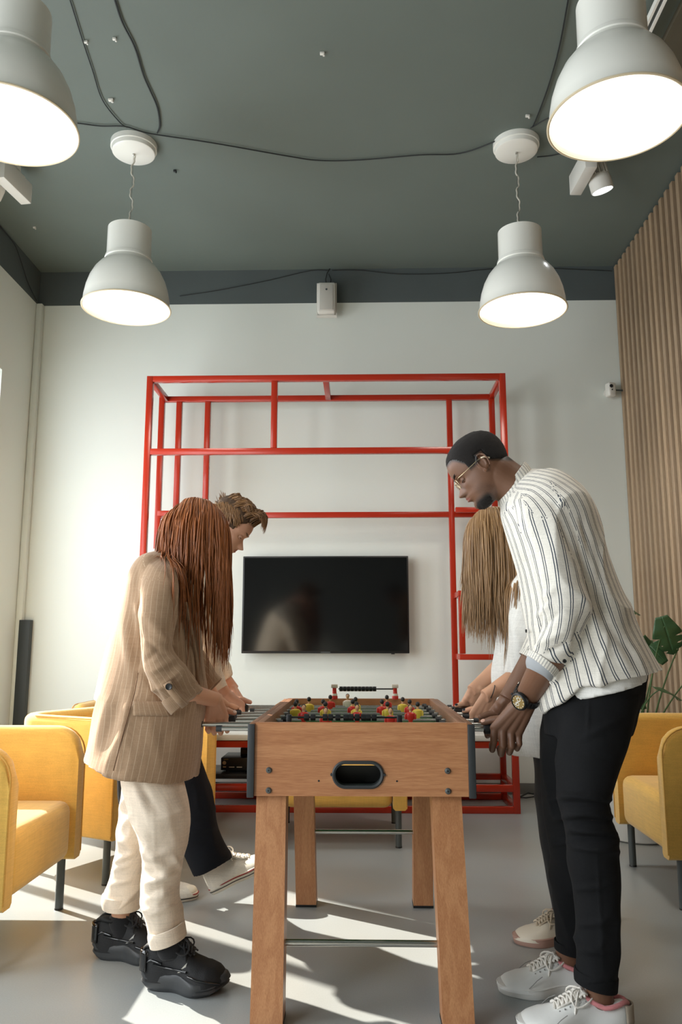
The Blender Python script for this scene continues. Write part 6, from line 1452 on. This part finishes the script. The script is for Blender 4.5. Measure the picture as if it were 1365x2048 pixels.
for i in range(700):   # sides, combed back and up
    sg = rr.choice([-1, 1]); x = rr.uniform(-.40, .20); z = rr.uniform(.45 if x < .02 else .56, .86)
    q = max(0, 1-((x+.045)/.46)**2-((z-.54)/.50)**2); y = sg*.355*math.sqrt(q)
    if q < .05: continue
    t = np.linspace(0, 1, 8); X = x-.10*t+.03*rr.normal()*t; Z_ = z+.10*t; yy = sg*(.365*np.sqrt(np.maximum(.02, 1-((X+.045)/.46)**2-((Z_-.54)/.5)**2))+.02+.012*t); pths.append(hd3.w(np.stack([X, yy, Z_], 1)))
strands(pths, .0021, M_hair3, 'hair_locks', hr3, 4, 8)

# ================================================================== WOMAN WITH LONG LIGHT BROWN HAIR (behind the tall man)
p4 = thing('person', (.86, 3.15, 0), 'woman with long light brown hair in a white shirt behind the tall man', 'person', 'people playing table football')
sk4 = skinmat('skin_warm', (210, 162, 132))
hd4 = Head(P3(983, 1138, 3.22), .214, 32, -1, fem=1)
M_white4 = fabric('white_cotton', (232, 232, 228), .9, 700, .15, .02, .25)
torso4 = [S(1012, 1150, 1052, 1120, 3.22, .06), S(1002, 1190, 1112, 1140, 3.22, .155, .9), S(1000, 1235, 1140, 1195, 3.22, .18), S(994, 1290, 1150, 1260, 3.22, .18), S(986, 1345, 1155, 1330, 3.22, .175), S(992, 1410, 1160, 1400, 3.22, .18), S(1003, 1460, 1162, 1450, 3.22, .188), S(1012, 1492, 1160, 1474, 3.22, .19), S(1016, 1510, 1160, 1488, 3.22, .19)]
sn4 = [S(1036, 1146, 1076, 1146, 3.14, .035), S(1026, 1168, 1086, 1168, 3.08, .052), S(1022, 1220, 1088, 1225, 3.04, .06), S(1018, 1285, 1080, 1300, 3.03, .058), S(1008, 1345, 1062, 1375, 3.05, .054)]
sf4 = [S(1015, 1160, 1080, 1160, 3.36, .055), S(1010, 1220, 1078, 1230, 3.40, .06), S(1000, 1290, 1060, 1315, 3.42, .058)]
T4 = [Tube(torso4), Tube(sn4), Tube(sf4)]
garment('shirt', T4, M_white4, p4, .0072, 4, (.005, 7), [(1000, 1260, 1005, 1380, .008, 8), (1030, 1250, 1045, 1330, .007, 8), (1015, 1300, 1030, 1400, -.006, 8), (1020, 1420, 1040, 1500, .004, 10)], 51, stretch=(1, 1, .5))
M_dk4 = fabric('charcoal_trousers', (42, 43, 46), .9, 700, .2, .1, .1)
hips4 = [S(1040, 1400, 1150, 1400, 3.22, .135), S(1052, 1460, 1150, 1460, 3.21, .13)]
ln4 = [S(1058, 1450, 1150, 1460, 3.14, .080), S(1070, 1530, 1150, 1535, 3.10, .09), S(1072, 1600, 1142, 1600, 3.09, .08), S(1080, 1670, 1146, 1670, 3.08, .074), S(1094, 1750, 1156, 1750, 3.08, .068), S(1106, 1820, 1162, 1826, 3.08, .062), S(1112, 1855, 1165, 1860, 3.08, .060)]
lf4 = [S(1070, 1450, 1160, 1480, 3.32, .095), S(1080, 1560, 1160, 1565, 3.32, .085), S(1092, 1650, 1158, 1650, 3.32, .075), S(1108, 1740, 1168, 1745, 3.34, .066), S(1112, 1812, 1164, 1818, 3.34, .06)]
T4b = [Tube(hips4), Tube(ln4), Tube(lf4)]
garment('trousers', T4b, M_dk4, p4, .0078, 4, (.004, 7), (), 55)
M_crl = mat('cream_leather', (216, 206, 188), .5, var=.04, bump=.15, bscale=100); M_gum = mat('gum_sole', (176, 140, 126), .6, var=.06)
shoe(p4, (.80, 3.085, 0), (-1, -.04, 0), .262, .098, M_crl, M_gum, fabric('cream_lace', (200, 184, 160), .9), 'court', lining=M_pink, label='cream leather trainer with gum sole')
shoe(p4, (1.00, 3.345, 0), (-1, -.02, 0), .262, .098, M_crl, M_gum, fabric('cream_lace', (200, 184, 160), .9), 'court', lining=M_pink, label='cream leather trainer, mostly hidden')
h1 = (.440, RY[3], RZ); w1 = P3(978, 1388, 3.0); g1a, MC, th, fj = grip_hand(h1, -1, -1, w1, .98)
h2 = (.440, RY[5], RZ); w2 = P3(950, 1376, 3.30); g2a, MC2, th2, _ = grip_hand(h2, -1, 1, w2, .95)
arm1 = g1a+[forearm(P3(1040, 1350, 3.05), w1, .026, .036)]; arm2 = g2a+[forearm(P3(1010, 1325, 3.40), w2, .025, .036)]
ank = [Tube([S(1115, 1840, 1158, 1845, 3.08, .034), S(1118, 1875, 1160, 1880, 3.08, .031), S(1105, 1900, 1165, 1905, 3.08, .033)]).geo(), Tube([S(1118, 1800, 1160, 1805, 3.34, .034), S(1120, 1850, 1160, 1852, 3.34, .03)]).geo()]
skcoarse = [t.geo() for t in (Tube(torso4[:7], scale=.8), Tube(sn4, scale=.72), Tube(sf4, scale=.72), Tube(hips4, scale=.9), Tube(ln4, scale=.8), Tube(lf4, scale=.8))]+ank
body_mesh(p4, [hd4.geos()+[hd4.neck(P3(1028, 1150, 3.22), .055, .046)], arm1, arm2], skcoarse, sk4, lips=(hd4, mat('lips_soft', (180, 104, 96), .4)), finer=.003)
hd4.eyes(p4, (90, 80, 60), .95, -.7, sk4, mat('brow_light', (120, 90, 60), .8), M_lash)
torc4 = capcol(P3(1062, 1200, 3.22), P3(1075, 1400, 3.22), .135, 1.35); shc4 = capcol(P3(1056, 1190, 3.07), P3(1056, 1190, 3.37), .085)
paths = long_hair(hd4, 1800, .58, 23, [torc4, shc4], lens=lambda p, rr: .80+.24*min(1, max(0, (.25-p[0])/.4)))
cap4 = hd4.patch(long_fn_v, .006, mat('light_under', (118, 82, 50), .6), 'hair', p4, thick=.004, rough=.002, label='long straight light brown hair')
strands(paths, .0024, M_lightbrown, 'hair_locks', cap4, 4, 9)
add('bracelet', G().tube([tuple(w1+np.array([.012, 0, .006])+np.array([.010*math.sin(a), .027*math.cos(a), .026*math.sin(a)])) for a in np.linspace(0, 2*PI, 30)], .0018, 6).mesh('bracelet', M_blackp), p4, world=True)
for tip, prev in ((th[1], th[0]), (th2[1], th2[0])): nail(tip, prev, (0, -.6, .75), 1.0, mat('dark_nail', (30, 28, 40), .2), p4)
